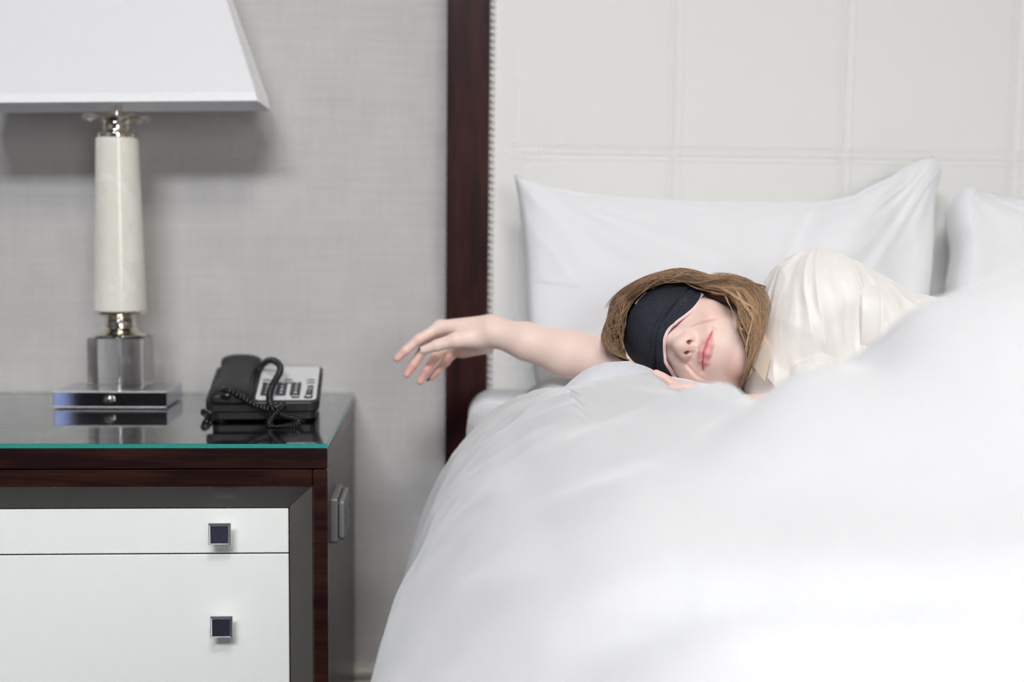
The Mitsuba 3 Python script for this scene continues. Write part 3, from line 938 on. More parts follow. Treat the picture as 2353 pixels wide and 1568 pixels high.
gx, gy = 110, 80
U, V = np.meshgrid(np.linspace(-1, 1, gx), np.linspace(-1, 1, gy), indexing='ij')
cxp, cyp, wx, wy = .53, 1.865, .375, .205
taper = 1 - .10 * np.abs(V) ** 3
X = cxp + wx * U * (1 - .05 * (1 - np.abs(V) ** 2)) + .012 * (meshkit.noise(np.stack([V * 2, U * 0, U * 0], -1), 3) - .5) * np.sign(U)
Yp = cyp + wy * V * (1 - .06 * (1 - np.abs(U) ** 2))
prof = (np.clip(1 - np.abs(U) ** 3.0, 0, 1) * np.clip(1 - np.abs(V) ** 2.6, 0, 1)) ** .45
rim = np.exp(-((Yp - 1.72) / .055) ** 2) * np.exp(-((X - .243) / .095) ** 2)
rim2 = np.exp(-((Yp - 1.69) / .06) ** 2) * np.exp(-((X - .44) / .14) ** 2)
dent = np.exp(-(((X - .42) / .16) ** 2 + ((Yp - 1.87) / .10) ** 2))
armd = np.exp(-((Yp - 1.88) / .06) ** 2) * np.clip((.40 - X) / .2, 0, 1)
Zt = .755 + prof * (.078 + .066 * rim - .018 * rim2 - .05 * dent - .045 * armd * .8)
Zt += (ridged(np.stack([X * 22 + 1.5 * Yp, Yp * 5, X * 0 + 1], -1), 4, 2) - .6) * .006 * np.clip(prof * 2, 0, 1)
Zb = .755 - .012 * prof
top, bot = np.stack([X, Yp, Zt], -1), np.stack([X, Yp, Zb], -1)
f = sheet_faces(gx, gy)
ring = np.r_[np.arange(gy), np.arange(1, gx) * gy + gy - 1, (gx - 1) * gy + np.arange(gy - 2, -1, -1), np.arange(gx - 2, 0, -1) * gy]
isb = np.zeros(gx * gy, bool)
isb[ring] = True
bid = np.where(isb, np.arange(gx * gy), np.arange(gx * gy) + gx * gy)
fp_ = trimesh.Trimesh(np.vstack([top.reshape(-1, 3), bot.reshape(-1, 3)]), np.vstack([f, bid[f[:, ::-1]]]), process=False)
fp_.remove_unreferenced_vertices()
if fp_.volume < 0:
    fp_.invert()
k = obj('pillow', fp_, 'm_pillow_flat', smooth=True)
tag(k, 'flat white pillow under the head of the sleeping woman', 'pillow', 'white bed pillows')

# duvet ---------------------------------------------------------------
ctl = [(1233, 907, 2.0), (1269, 894, 1.93), (1337, 880, 1.80), (1404, 871, 1.70), (1472, 862, 1.64), (1508, 860, 1.61), (1540, 890, 1.575), (1570, 905, 1.55), (1620, 906, 1.50), (1660, 908, 1.42), (1700, 905, 1.30),
       (1740, 940, 1.14), (1765, 910, 1.12), (1790, 885, 1.11), (1870, 852, 1.10), (1950, 848, 1.10), (2000, 846, 1.10), (2040, 790, 1.11), (2100, 712, 1.12), (2200, 670, 1.14), (2353, 610, 1.17)]
C3 = [at(*c) for c in ctl]
C3 += [np.array(c) for c in (
    (.17, 1.80, .785), (.25, 1.55, .822), (.17, 1.55, .800), (.3, 1.42, .812), (.17, 1.2, .800), (.17, .9, .790), (.17, .6, .784), (.17, .3, .784), (.17, .02, .784),
    (.3, .95, .815), (.32, .72, .790), (.32, .45, .784), (.3, .02, .784), (.45, .92, .835), (.45, .72, .790), (.45, .5, .784), (.6, .92, .865), (.6, .72, .800), (.6, .5, .784), (.6, .02, .784),
    (.46, 1.22, .885), (.36, 1.30, .822), (.355, 1.38, .828), (.42, 1.32, .825), (.46, 1.36, .820), (.6, 1.3, .925), (.6, 1.42, .850), (.40, 1.50, .800), (.62, 1.55, .790), (.5, 1.50, .785), (.75, 1.2, .985), (.75, 1.42, .90), (.78, 1.62, .86), (.85, 1.8, .90), (.85, 1.95, .86), (.85, 2.08, .80),
    (1.0, 1.75, .90), (1.0, 1.45, .91), (1.0, 1.15, .97), (1.0, .8, .85), (1.0, .4, .784), (1.0, .02, .784), (1.4, 1.8, .86), (1.4, 1.2, .88), (1.4, .6, .784), (1.9, 1.9, .784), (1.9, 1.0, .784), (1.9, .02, .784), (1.4, 2.08, .784), (.05, 1.9, .765))]
C3 = np.array(C3)
top_z = RBFInterpolator(C3[:, :2], C3[:, 2], kernel='thin_plate_spline', smoothing=2e-5)
xb_ = np.array([-.2, .165, .188, .218, .248, .280, .297, .314, .332, .37, .43, .60, .66, .74, .84, 1.0, 1.95])
yb_ = np.array([2.0, 2.0, 1.93, 1.80, 1.70, 1.64, 1.605, 1.570, 1.545, 1.51, 1.50, 1.52, 1.56, 1.70, 2.05, 2.09, 2.09])
back_y = PchipInterpolator(xb_, yb_)
nu, nv = 300, 240
# across the bed: hanging side, rounded edge, top
t = np.linspace(0, 1, nu)
sec = np.interp(t, [0, .16, .40, 1.0], [0, 1, 2, 3])
XE0, RW, RD = -.064, .25, .36
vv_ = np.linspace(0, 1, nv) ** .85
Y0 = .04
Gd = np.zeros((nu, nv, 3))
for a in range(nu):
    s = sec[a]
    if s <= 1:
        xx, dz, w = XE0 + .004 * (1 - s), -(RD + (1 - s) * .17), 0.0
    elif s <= 2:
        th = (s - 1) * math.pi / 2
        xx, dz, w = XE0 + RW * (1 - math.cos(th)) ** 1.0, -RD * (1 - math.sin(th) ** 1.25), (s - 1)
    else:
        xx, dz, w = XE0 + RW + (s - 2) * (1.90 - XE0 - RW), 0.0, 1.0
    yb = float(back_y(max(xx, .17 if s < 2 else xx)))
    if s < 2:
        yb = 2.0 - .05 * (2 - s) / 2
    ys = Y0 + (yb - Y0) * vv_
    Gd[a, :, 0] = xx
    Gd[a, :, 1] = ys
    xz = np.full(nv, max(xx, .10))
    Gd[a, :, 2] = top_z(np.c_[xz, ys]) + dz
side = np.clip(2 - sec, 0, 1)[:, None]
X, Y, Z = Gd[..., 0], Gd[..., 1], Gd[..., 2]
# the nearer half of the hanging side bellies out, with a groove before it
near = 1 / (1 + np.exp((Y - 1.58) / .06))
groove = np.exp(-((Y - 1.62 + (.62 - Z) * -.5) / .055) ** 2)
low = np.clip((.74 - Z) / .2, 0, 1)
Gd[..., 0] += side * low * (-.024 * near + .022 * groove)
# folds
N = grid_normals(Gd)
if N[nu // 2, nv // 2, 2] < 0:
    N = -N
P = np.stack([X * 3.2 + Y * 1.4, Y * 2.6 - X * 1.2, Z * 2], -1)
big = (meshkit.fbm(P, 3, 21) - .5) * .022
Pf = np.stack([X * 7 + Y * 5, Y * 3.2 - X * 4, Z * 5], -1)
fine = (ridged(Pf, 9, 3) - .62) * .011
Ps = np.stack([X * 5 + Z * 6, Y * 17 + Z * 9, Z * 4], -1)
puck = (ridged(Ps, 15, 2) - .6) * .015 * np.exp(-((sec[:, None] - 1.72) / .30) ** 2) * np.clip((Y - 1.2) / .3, 0, 1)
edge_b = np.clip((1 - vv_)[None, :] / .05, 0, 1)
calm = np.clip((1.9 - X) / .3, 0, 1) * (.25 + .75 * edge_b)
fine *= .6 + .4 * np.clip((Y - .9) / .6, 0, 1)
Gd = Gd + N * ((big * .75 + fine) * calm + puck)[..., None]
# the soft trough and swell across the lower right foreground
xw = np.clip((X - .08) / .12, 0, 1)
yq = Y + .10 * (X - .3)
tro = xw * (-.042 * np.exp(-((yq - .775) / .045) ** 2) + .020 * np.exp(-((yq - .655) / .05) ** 2))
Gd[..., 2] += tro
# piped hem along the back edge
dist = np.concatenate([np.cumsum(np.linalg.norm(np.diff(Gd[:, ::-1], axis=1), axis=2), axis=1)[:, ::-1], np.zeros((nu, 1))], 1)
N = grid_normals(Gd)
if N[nu // 2, nv // 2, 2] < 0:
    N = -N
hem = -.0035 * np.exp(-((dist - .018) / .006) ** 2)
Gd = Gd + N * hem[..., None]
dl = np.concatenate([np.zeros((1, nv)), np.cumsum(np.linalg.norm(np.diff(Gd, axis=0), axis=2), axis=0)], 0)
th_ = .006 + .026 * np.clip(dist / .10, 0, 1) ** .6 * np.clip(dl / .08, 0, 1) ** .6
duv = closed_sheet(Gd, N, th_)
DV = obj('duvet', duv, 'm_duvet', smooth=True)
tag(DV, 'thick white duvet heaped over the bed and hanging down its left side', 'duvet')

# ------------------------------------------------------------------ the sleeping woman
# head frame: S to her left (up in the photograph), U towards the crown, W out of the face
H_ROLL, H_PSI, H_TAU, H_K = .171, .1584, .70, 1.0237
HC = np.array([.4114, 1.8299, .8762])
_U0 = np.array([-math.cos(H_ROLL), 0, math.sin(H_ROLL)])
_S0 = np.array([math.sin(H_ROLL), 0, math.cos(H_ROLL)])
_W0 = np.array([0, -1.0, 0])
_W1 = math.cos(H_PSI) * _W0 - math.sin(H_PSI) * _S0
HS = math.cos(H_PSI) * _S0 + math.sin(H_PSI) * _W0
HU = math.cos(H_TAU) * _U0 - math.sin(H_TAU) * _W1
HW = math.cos(H_TAU) * _W1 + math.sin(H_TAU) * _U0
HR = np.array([HS, HU, HW])                  # rows: head axes


def hw(s, u, w):
    return HC + H_K * (s * HS + u * HU + w * HW)


def to_local(P):
    return (P - HC) @ HR.T / H_K


PRIMS = []


def cone(a, b, ra, rb, k=.01, reg='body'):
    PRIMS.append(('cone', np.asarray(a, float), np.asarray(b, float), ra, rb, k, reg))


def ell(c, r, k=.01, axes=None, reg='body'):
    PRIMS.append(('ell', np.asarray(c, float), np.asarray(r, float), np.eye(3) if axes is None else np.asarray(axes), None, k, reg))


def cut(c, r, k=.003, axes=None, reg='body'):
    PRIMS.append(('cut', np.asarray(c, float), np.asarray(r, float), np.eye(3) if axes is None else np.asarray(axes), None, k, reg))


def hell(c, r, k=.01):
    ell(hw(*c), np.array(r) * H_K, k, HR)


def hcone(a, b, ra, rb, k=.01):
    cone(hw(*a), hw(*b), ra * H_K, rb * H_K, k)


# skull, face, jaw
hell((0, .032, -.006), (.072, .084, .092), .01)
hell((0, .035, .030), (.060, .060, .058), .02)
hell((0, -.030, .030), (.061, .080, .060), .02)
for m_ in (1, -1):
    hcone((m_ * .052, -.066, .004), (m_ * .014, -.103, .070), .0165, .0150, .022)
    hell((m_ * .043, -.028, .050), (.023, .022, .026), .014)          # cheekbone
    hell((m_ * .037, -.047, .066), (.019, .019, .018), .014)          # raised cheek of the smile
    hell((m_ * .030, -.085, .055), (.020, .022, .022), .018)          # lower cheek
hell((0, -.106, .074), (.0175, .0135, .0155), .014)                    # chin
hell((0, -.063, .073), (.031, .027, .0225), .016)                      # muzzle
for m_ in (1, -1):
    hell((m_ * .024, -.020, .074), (.015, .018, .014), .014)
hcone((0, .014, .081), (0, -.022, .1020), .0090, .0098, .016)          # nose bridge
hell((0, -.0275, .1055), (.0108, .0095, .0100), .010)                  # nose tip
for m_ in (1, -1):
    hell((m_ * .0122, -.0315, .0965), (.0070, .0088, .0105), .009)    # alae
hcone((0, -.0345, .1045), (0, -.0400, .0965), .0044, .0044, .007)      # columella
# lips
MC = .0318
for m_ in (1, -1):
    hcone((0, -.0580, .0985), (m_ * .014, -.0578, .0945), .0047, .0042, .0040)
    hcone((m_ * .014, -.0578, .0945), (m_ * MC, -.0595, .0765), .0040, .0018, .0040)
    hcone((0, -.0678, .0972), (m_ * .013, -.0670, .0935), .0054, .0047, .0035)
    hcone((m_ * .013, -.0670, .0935), (m_ * MC, -.0612, .0760), .0046, .0018, .0035)
    hell((m_ * .0062, -.0560, .0985), (.004, .0028, .003), .004)
for m_ in (1, -1):
    cut(hw(m_ * .0080, -.0400, .1030), np.array([.0027, .0056, .0044]) * H_K, .0022, HR)   # nostrils
    # ears
    hell((m_ * .066, -.010, -.012), (.008, .030, .018), .008)
    hell((m_ * .0675, -.040, -.006), (.006, .009, .008), .008)
# neck and trunk
NECK0, NECK1 = hw(0, -.055, -.018), np.array([.625, 1.865, .855])
cone(NECK0, NECK1, .052, .060, .025)
cone(hw(0, -.098, .05), np.array([.56, 1.82, .835]), .018, .045, .03)
ell((.80, 1.86, .818), (.21, .115, .105), .04)
cone((.90, 1.86, .825), (1.55, 1.80, .82), .095, .085, .05)
cone((1.5, 1.79, .82), (1.93, 1.72, .81), .075, .055, .04)
LSH = at(1875, 705, 1.80)
cone(LSH, (.70, 1.84, .845), .066, .080, .05)
# her left arm lies along her side, the forearm folded back under the duvet to the cheek
LEL = np.array([.87, 1.73, .850])
LWR = np.array([.50, 1.665, .782])
cone(LSH, LEL, .050, .042, .03)
cone(LEL, LWR, .040, .025, .015)
LHC = np.array([.425, 1.672, .780])
cone(LWR, LHC, .024, .022, .012)
for j, (k0, k1, k2) in enumerate((((1585, 900, 1.688), (1556, 889, 1.690), (1508, 860, 1.703)), ((1600, 905, 1.678), (1590, 893, 1.680), (1545, 892, 1.684)))):
    a_, b_, c_ = at(*k0), at(*k1), at(*k2)
    cone(LHC, a_, .013, .0095, .008)
    cone(a_, b_, .0095, .0090, .003)
    cone(b_, c_, .0088, .0066, .002)
for j, (k1, k2) in enumerate((((1612, 925, 1.668), (1575, 925, 1.672)), ((1625, 945, 1.660), (1595, 955, 1.665)))):
    cone(LHC, at(*k1), .012, .0092, .008)
    cone(at(*k1), at(*k2), .0090, .0066, .002)
cone(LHC, at(1640, 900, 1.70), .012, .0090, .008)
# right arm, stretched out over the side of the bed
RSH = np.array([.62, 1.90, .815])
REL = at(1420, 836, 1.875)
RWR = at(1133, 763, 1.965)
cone((.74, 1.88, .83), RSH, .08, .060, .03)
cone(RSH, REL, .052, .043, .02)
cone(REL, at(1300, 812, 1.915), .043, .0370, .012)
cone(at(1300, 812, 1.915), at(1210, 785, 1.94), .0370, .0300, .012)
cone(at(1210, 785, 1.94), RWR, .0300, .0240, .012)


def hp(x, y, d):
    return at(880 + x / 7.468, 700 + y / 7.468, d)


# palm: fan of metacarpals
mcp = [hp(985, 385, 1.992), hp(1040, 520, 2.012), hp(1115, 660, 2.026), hp(1215, 800, 2.034)]
wrp = [hp(1800, 350, 1.970), hp(1790, 440, 1.984), hp(1780, 560, 1.992), hp(1750, 690, 1.992)]
for i, (a_, b_) in enumerate(zip(wrp, mcp)):
    cone(a_, b_, (.0165, .0160, .0155, .0150)[i], (.0112, .0112, .0108, .0100)[i], .012)
cone(RWR, hp(1650, 480, 1.982), .0235, .0185, .012)
for i in range(3):
    cone((wrp[i] + wrp[i + 1]) / 2 * .45 + (mcp[i] + mcp[i + 1]) / 2 * .55, (mcp[i] + mcp[i + 1]) / 2, .0130, .0090, .010)
FING = [
    [mcp[0], hp(610, 600, 1.985), hp(390, 790, 1.984), hp(250, 925, 1.985)],
    [mcp[1], hp(700, 760, 2.004), hp(530, 1020, 2.006), hp(412, 1200, 2.008)],
    [mcp[2], hp(915, 890, 2.010), hp(740, 1130, 2.010), hp(640, 1320, 2.012)],
    [mcp[3], hp(1085, 985, 2.022), hp(940, 1140, 2.024), hp(835, 1255, 2.026)]]
for i, ch in enumerate(FING):
    rs = [(.0102, .0082, .0074, .0062), (.0104, .0083, .0075, .0062), (.0100, .0080, .0073, .0061), (.0090, .0071, .0064, .0054)][i]
    for j in range(3):
        cone(ch[j], ch[j + 1], rs[j], rs[j + 1], .004 if j else .008)
THB = [hp(1640, 560, 1.968), hp(1250, 610, 1.958), hp(930, 705, 1.962), hp(690, 785, 1.966)]
for j, (r0, r1, k) in enumerate(((.0195, .0125, .012), (.0118, .0098, .006), (.0096, .0070, .003))):
    cone(THB[j], THB[j + 1], r0, r1, k)
cone(hp(1760, 640, 1.990), hp(1350, 800, 2.012), .0150, .0110, .012)       # heel of the hand


def one_sdf(pr_, P):
    kind = pr_[0]
    if kind == 'cone':
        _, a, b, ra, rb, _, _ = pr_
        ab = b - a
        t = np.clip(((P - a) @ ab) / (ab @ ab), 0, 1)
        return np.linalg.norm(P - a - t[..., None] * ab, axis=-1) - (ra + (rb - ra) * t)
    _, c, r, ax, _, _, _ = pr_
    q = (P - c) @ ax.T
    k0 = np.linalg.norm(q / r, axis=-1)
    k1 = np.linalg.norm(q / (r * r), axis=-1) + 1e-9
    return k0 * (k0 - 1) / k1


def bounds(pr_, pad):
    if pr_[0] == 'cone':
        a, b, r = pr_[1], pr_[2], max(pr_[3], pr_[4])
        return np.minimum(a, b) - r - pad, np.maximum(a, b) + r + pad
    r = pr_[2].max()
    return pr_[1] - r - pad, pr_[1] + r + pad


def combine(D, d, kind, k):
    if kind == 'cut':
        h = np.clip(.5 - .5 * (D + d) / k, 0, 1)
        return D * (1 - h) - d * h + k * h * (1 - h)
    h = np.clip(.5 + .5 * (D - d) / k, 0, 1)
    return D * (1 - h) + d * h - k * h * (1 - h)


def sdf_points(P, prims):
    D = np.full(len(P), .2)
    for p_ in prims:
        lo, hi = bounds(p_, .05)
        m_ = np.all((P > lo) & (P < hi), axis=1)
        if m_.any():
            D[m_] = combine(D[m_], one_sdf(p_, P[m_]), p_[0], p_[5])
    return D


def sdf_grid(lo, hi, h, prims):
    ax = [np.arange(lo[i], hi[i] + h, h) for i in range(3)]
    D = np.full([len(a) for a in ax], .2, np.float32)
    for p_ in prims:
        l_, h_ = bounds(p_, .03)
        sl = [slice(max(0, int((l_[i] - lo[i]) / h)), max(0, int((h_[i] - lo[i]) / h) + 2)) for i in range(3)]
        sub = [a[s] for a, s in zip(ax, sl)]
        if min(len(s) for s in sub) == 0:
            continue
        P = np.stack(np.meshgrid(*sub, indexing='ij'), -1)
        D[tuple(sl)] = combine(D[tuple(sl)], one_sdf(p_, P), p_[0], p_[5])
    return D, ax


def surface_nets(D, ax):
    """Triangles of the zero level of a grid."""
    h = ax[0][1] - ax[0][0]
    s = D < 0
    c = [s[i:s.shape[0] - 1 + i, j:s.shape[1] - 1 + j, k:s.shape[2] - 1 + k] for i in (0, 1) for j in (0, 1) for k in (0, 1)]
    tot = np.sum(c, axis=0)
    act = (tot > 0) & (tot < 8)
    idx = -np.ones(act.shape, np.int64)
    cells = np.argwhere(act)
    idx[act] = np.arange(len(cells))
    acc, cnt = np.zeros((len(cells), 3)), np.zeros(len(cells))
    cr = [(i, j, k) for i in (0, 1) for j in (0, 1) for k in (0, 1)]
    for a in range(8):
        for b in range(a + 1, 8):
            df = np.subtract(cr[b], cr[a])
            if np.abs(df).sum() != 1:
                continue
            da = D[tuple((cells + cr[a]).T)]
            db = D[tuple((cells + cr[b]).T)]
            x = (da < 0) != (db < 0)
            t = np.where(x, da / np.where(x, da - db, 1), 0)
            acc += np.where(x[:, None], np.array(cr[a]) + t[:, None] * df, 0)
            cnt += x
    V = (cells + acc / cnt[:, None]) * h + np.array([a[0] for a in ax])
    F = []
    for d in range(3):
        e1, e2 = (d + 1) % 3, (d + 2) % 3
        n = [slice(None)] * 3
        n2 = [slice(None)] * 3
        n[d], n2[d] = slice(0, -1), slice(1, None)
        A, B = s[tuple(n)], s[tuple(n2)]
        ed = np.argwhere(A != B)
        ok = (ed[:, e1] > 0) & (ed[:, e2] > 0) & (ed[:, e1] < act.shape[e1]) & (ed[:, e2] < act.shape[e2]) & (ed[:, d] < act.shape[d])
        ed = ed[ok]
        o1, o2 = np.eye(3, dtype=int)[e1], np.eye(3, dtype=int)[e2]
        q = np.stack([idx[tuple((ed - o1 - o2).T)], idx[tuple((ed - o2).T)], idx[tuple(ed.T)], idx[tuple((ed - o1).T)]], 1)
        fl = A[tuple(ed.T)]
        q[~fl] = q[~fl][:, ::-1]
        q = q[(q >= 0).all(1)]
        F += [q[:, [0, 1, 2]], q[:, [0, 2, 3]]]
    M = trimesh.Trimesh(V, np.vstack(F), process=False)
    if M.volume < 0:
        M.invert()
    return M


def project(V, prims, it=4, e=.0004):
    V = V.copy()
    for _ in range(it):
        d = sdf_points(V, prims)
        g = np.stack([sdf_points(V + np.eye(3)[k] * e, prims) - sdf_points(V - np.eye(3)[k] * e, prims) for k in range(3)], 1) / (2 * e)
        gn = (g ** 2).sum(1, keepdims=True)
        V -= np.clip(d, -.004, .004)[:, None] * g / np.maximum(gn, .25)
    return V


lo_, hi_ = np.array([-.10, 1.58, .70]), np.array([1.0, 2.07, 1.01])
allp = np.array([bounds(p_, 0)[1] for p_ in PRIMS]).max(0)
D_, ax_ = sdf_grid(lo_, np.array([2.0, 2.07, 1.01]), .0042, PRIMS)
body = surface_nets(D_, ax_)
comp = body.split(only_watertight=False)
body = max(comp, key=lambda m_: len(m_.faces))
# finer where the photograph shows skin closely: face and hands
for lim in (0, 1, 2):
    c_ = body.triangles_center
    L = to_local(c_)
    face_ = (L[:, 2] > .02) & (L[:, 1] < .0) & (L[:, 1] > -.13) & (np.abs(L[:, 0]) < .075)
    hand_ = c_[:, 0] < .12
    hand2 = (c_[:, 1] < 1.72) & (c_[:, 0] < .46) & (c_[:, 2] > .77)
    mouth = (np.abs(L[:, 0]) < .046) & (L[:, 1] < -.015) & (L[:, 1] > -.085) & (L[:, 2] > .06)
    lips_ = (np.abs(L[:, 0]) < .038) & (L[:, 1] < -.028) & (L[:, 1] > -.076) & (L[:, 2] > .07)
    pick = ((face_ | hand_ | hand2), (mouth | (c_[:, 0] < .045)), lips_)[lim]
    v_, f_ = trimesh.remesh.subdivide(body.vertices, body.faces, face_index=np.where(pick)[0])
    body = trimesh.Trimesh(v_, f_, process=True)
V_ = project(np.array(body.vertices), PRIMS)
body.vertices = V_
L = to_local(V_)
S_, U_, W_ = L[:, 0], L[:, 1], L[:, 2]
nrm_ = body.vertex_normals.copy()
fr_ = np.clip((W_ - .045) / .02, 0, 1)


def gauss(x, s):
    return np.exp(-(x / s) ** 2)


# mouth crease, smile folds, dimples, philtrum
mline = -.0630 + .0026 * (np.abs(S_) / MC) ** 2.0
inm = np.clip((MC + .002 - np.abs(S_)) / .005, 0, 1) * fr_
dsp = -.0026 * gauss(U_ - mline, .0010) * inm
for m_ in (1, -1):
    fold_s = .0235 + .0165 * np.clip((-.026 - U_) / .024, 0, 1.35) ** .8
    rng = np.clip((U_ + .066) / .010, 0, 1) * np.clip((-.022 - U_) / .01, 0, 1)
    side_ = (S_ * m_ > 0)
    dsp += (-.0018 * gauss(S_ * m_ - fold_s, .0030) + .0006 * gauss(S_ * m_ - fold_s - .0065, .005)) * rng * fr_ * side_
    dsp += -.0016 * gauss(np.hypot(S_ * m_ - MC - .0014, U_ + .0606), .0036) * fr_
dsp += -.0008 * gauss(S_, .0028) * np.clip((-.042 - U_) / .004, 0, 1) * np.clip((U_ + .056) / .004, 0, 1) * fr_
dsp += -.0012 * gauss(U_ + .0790, .004) * gauss(S_, .016) * fr_
V_ = V_ + nrm_ * dsp[:, None] * H_K
body.vertices = V_
# lip, flushed cheek and fingertip colours, plus shade painted into nostrils and mouth line
base_c = np.array([.80, .605, .530])
col = np.tile(base_c, (len(V_), 1))


def blend(w, c):
    global col
    w = np.clip(w, 0, 1)[:, None]
    col = col * (1 - w) + np.array(c) * w


up_in = np.clip((U_ - mline) / .0012, -1, 1)
ul = .0090 - .0072 * (np.abs(S_) / MC) ** 1.8 - .0012 * gauss(S_, .003) + .0006 * gauss(np.abs(S_) - .006, .004)
ll = .0120 - .0100 * (np.abs(S_) / MC) ** 2.0
lip = np.where(U_ > mline, (ul - (U_ - mline)) / .0022, (ll - (mline - U_)) / .0030)
lip = np.clip(lip, 0, 1) * np.clip((MC + .0008 - np.abs(S_)) / .003, 0, 1) * (W_ > .06)
for m_ in (1, -1):
    blend(.42 * gauss(np.hypot(S_ * m_ - .042, U_ + .045), .024) * fr_, (.80, .45, .39))
blend(.35 * gauss(np.hypot(S_, U_ + .030), .013) * np.clip((W_ - .095) / .01, 0, 1), (.80, .47, .39))
blend(.30 * gauss(U_ + .104, .016) * gauss(S_, .022) * fr_, (.80, .48, .41))
blend(.35 * np.clip((-.092 - U_) / .02, 0, 1) * np.clip((W_ + .02) / .03, 0, 1) * (np.abs(S_) < .07), (.80, .50, .42))
blend(.88 * lip, (.74, .295, .31))
blend(.75 * gauss(U_ - mline, .0007) * inm, (.36, .08, .08))  # shade painted along the crease between the lips
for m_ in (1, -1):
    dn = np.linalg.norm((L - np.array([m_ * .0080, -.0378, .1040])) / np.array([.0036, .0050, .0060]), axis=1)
    blend(.85 * np.clip((1.15 - dn) / .4, 0, 1), (.22, .05, .04))  # dark tone painted into the nostrils as their shade
for i, ch in enumerate(FING):
    blend(.75 * np.clip(1 - np.linalg.norm(V_ - ch[3], axis=1) / .035, 0, 1) ** .6, (.80, .40, .33))
    blend(.55 * np.clip(1 - np.linalg.norm(V_ - ch[1], axis=1) / .020, 0, 1), (.80, .47, .39))
hz = np.clip((.075 - V_[:, 0]) / .03, 0, 1)
low_ = np.clip((at(1060, 800, 2.0)[2] - V_[:, 2]) / .02, 0, 1)
blend(.55 * hz * low_, (.80, .44, .37))
mat('m_skin', {'type': 'mesh_attribute', 'name': 'vertex_color'}, rough=.48, spec=.35, sheen=.15)
PE = thing('person', 'sleeping woman in cream silk blouse and dark eye mask, arm reaching past the bed edge', 'person')
BODY = obj('body', body, 'm_skin', PE, smooth=True, color=col)

# painted nails that show dark
mat('m_nail', (.006, .014, .018), rough=.15, spec=.6)


def nail_plate(c, along, out, ln, wd):
    along = along / np.linalg.norm(along)
    out = out - along * (out @ along)
    out /= np.linalg.norm(out)
    s_ = np.cross(along, out)
    m_ = trimesh.creation.icosphere(2, 1.0)
    v = m_.vertices * [ln / 2, wd / 2, .0013]
    v[:, 2] -= .9 * v[:, 1] ** 2 / wd
    m_.vertices = c + v @ np.array([along, s_, out])
    return m_


tv = THB[3] - THB[2]
obj('thumbnail', nail_plate(THB[3] + tv / np.linalg.norm(tv) * .0040 + np.array([0, -.0028, .0046]), tv + np.array([0, -.006, 0]), np.array([-.35, -.35, .9]), .0095, .0080), 'm_nail', PE, smooth=True, label='dark painted thumbnail')
lv = FING[3][3] - FING[3][2]
obj('fingernail', nail_plate(FING[3][3] + lv / np.linalg.norm(lv) * .0020 + np.array([-.0048, -.0008, -.0012]), lv, np.array([-.8, -.1, -.2]), .0085, .0068), 'm_nail', PE, smooth=True, label='dark painted fingernail')

# ------------------------------------------------------------------ eye mask, hair, blouse (parts of the person)
HEADP = [p_ for p_ in PRIMS[:60] if np.linalg.norm(p_[1] - HC) < .16 and p_[0] != 'cut']
NECKP = HEADP + [p_ for p_ in PRIMS if p_[0] == 'cone' and (np.allclose(p_[1], NECK0) or np.allclose(p_[2], [.56, 1.82, .835]))]


def drape(px, off, prims, near=1.45):
    """Points on the eye rays through px that touch the surface of prims raised by off; rays that miss give their nearest approach."""
    px = np.asarray(px, float)
    d = _f + _r * (px[:, :1] - 1176.5) / FPX - _u * (px[:, 1:] - 784) / FPX
    d = d / np.linalg.norm(d, axis=1, keepdims=True)
    t = np.full(len(px), near)
    best, tb_ = np.full(len(px), 9.0), t.copy()
    off = np.broadcast_to(off, (len(px),))
    alive = np.ones(len(px), bool)
    for _ in range(60):
        P = EYE + d * t[:, None]
        s = sdf_points(P, prims) - off
        b = alive & (s < best)
        best[b], tb_[b] = s[b], t[b]
        alive &= s > .0003
        t = np.where(alive, t + np.clip(s * .8, .0012, .02), t)
    return EYE + d * tb_[:, None]


def c1(lst):
    return np.asarray(lst, float) / 3.92 + [1340, 560]


def resample(c, n):
    c = np.asarray(c, float)
    s = np.r_[0, np.cumsum(np.linalg.norm(np.diff(c, axis=0), axis=1))]
    return PchipInterpolator(s / s[-1], c)(np.linspace(0, 1, n))


from scipy.ndimage import gaussian_filter
# the mask is shaped on the face: its outline in the frontal view, laid over the head
mA = c1([(1066, 424), (1050, 402), (985, 375), (930, 357), (830, 346), (740, 356), (660, 386), (580, 432), (500, 512), (440, 592), (398, 680), (370, 760), (362, 850), (370, 930), (396, 1010), (425, 1056), (480, 1086), (560, 1120), (640, 1152), (700, 1172), (765, 1206), (836, 1244)])
mB = c1([(1068, 430), (1055, 490), (1010, 560), (940, 630), (870, 690), (800, 755), (748, 820), (730, 880), (732, 960), (747, 1030), (776, 1110), (810, 1190), (838, 1246)])
nm, mm = 150, 70
A_, B_ = resample(mA, nm), resample(mB, nm)
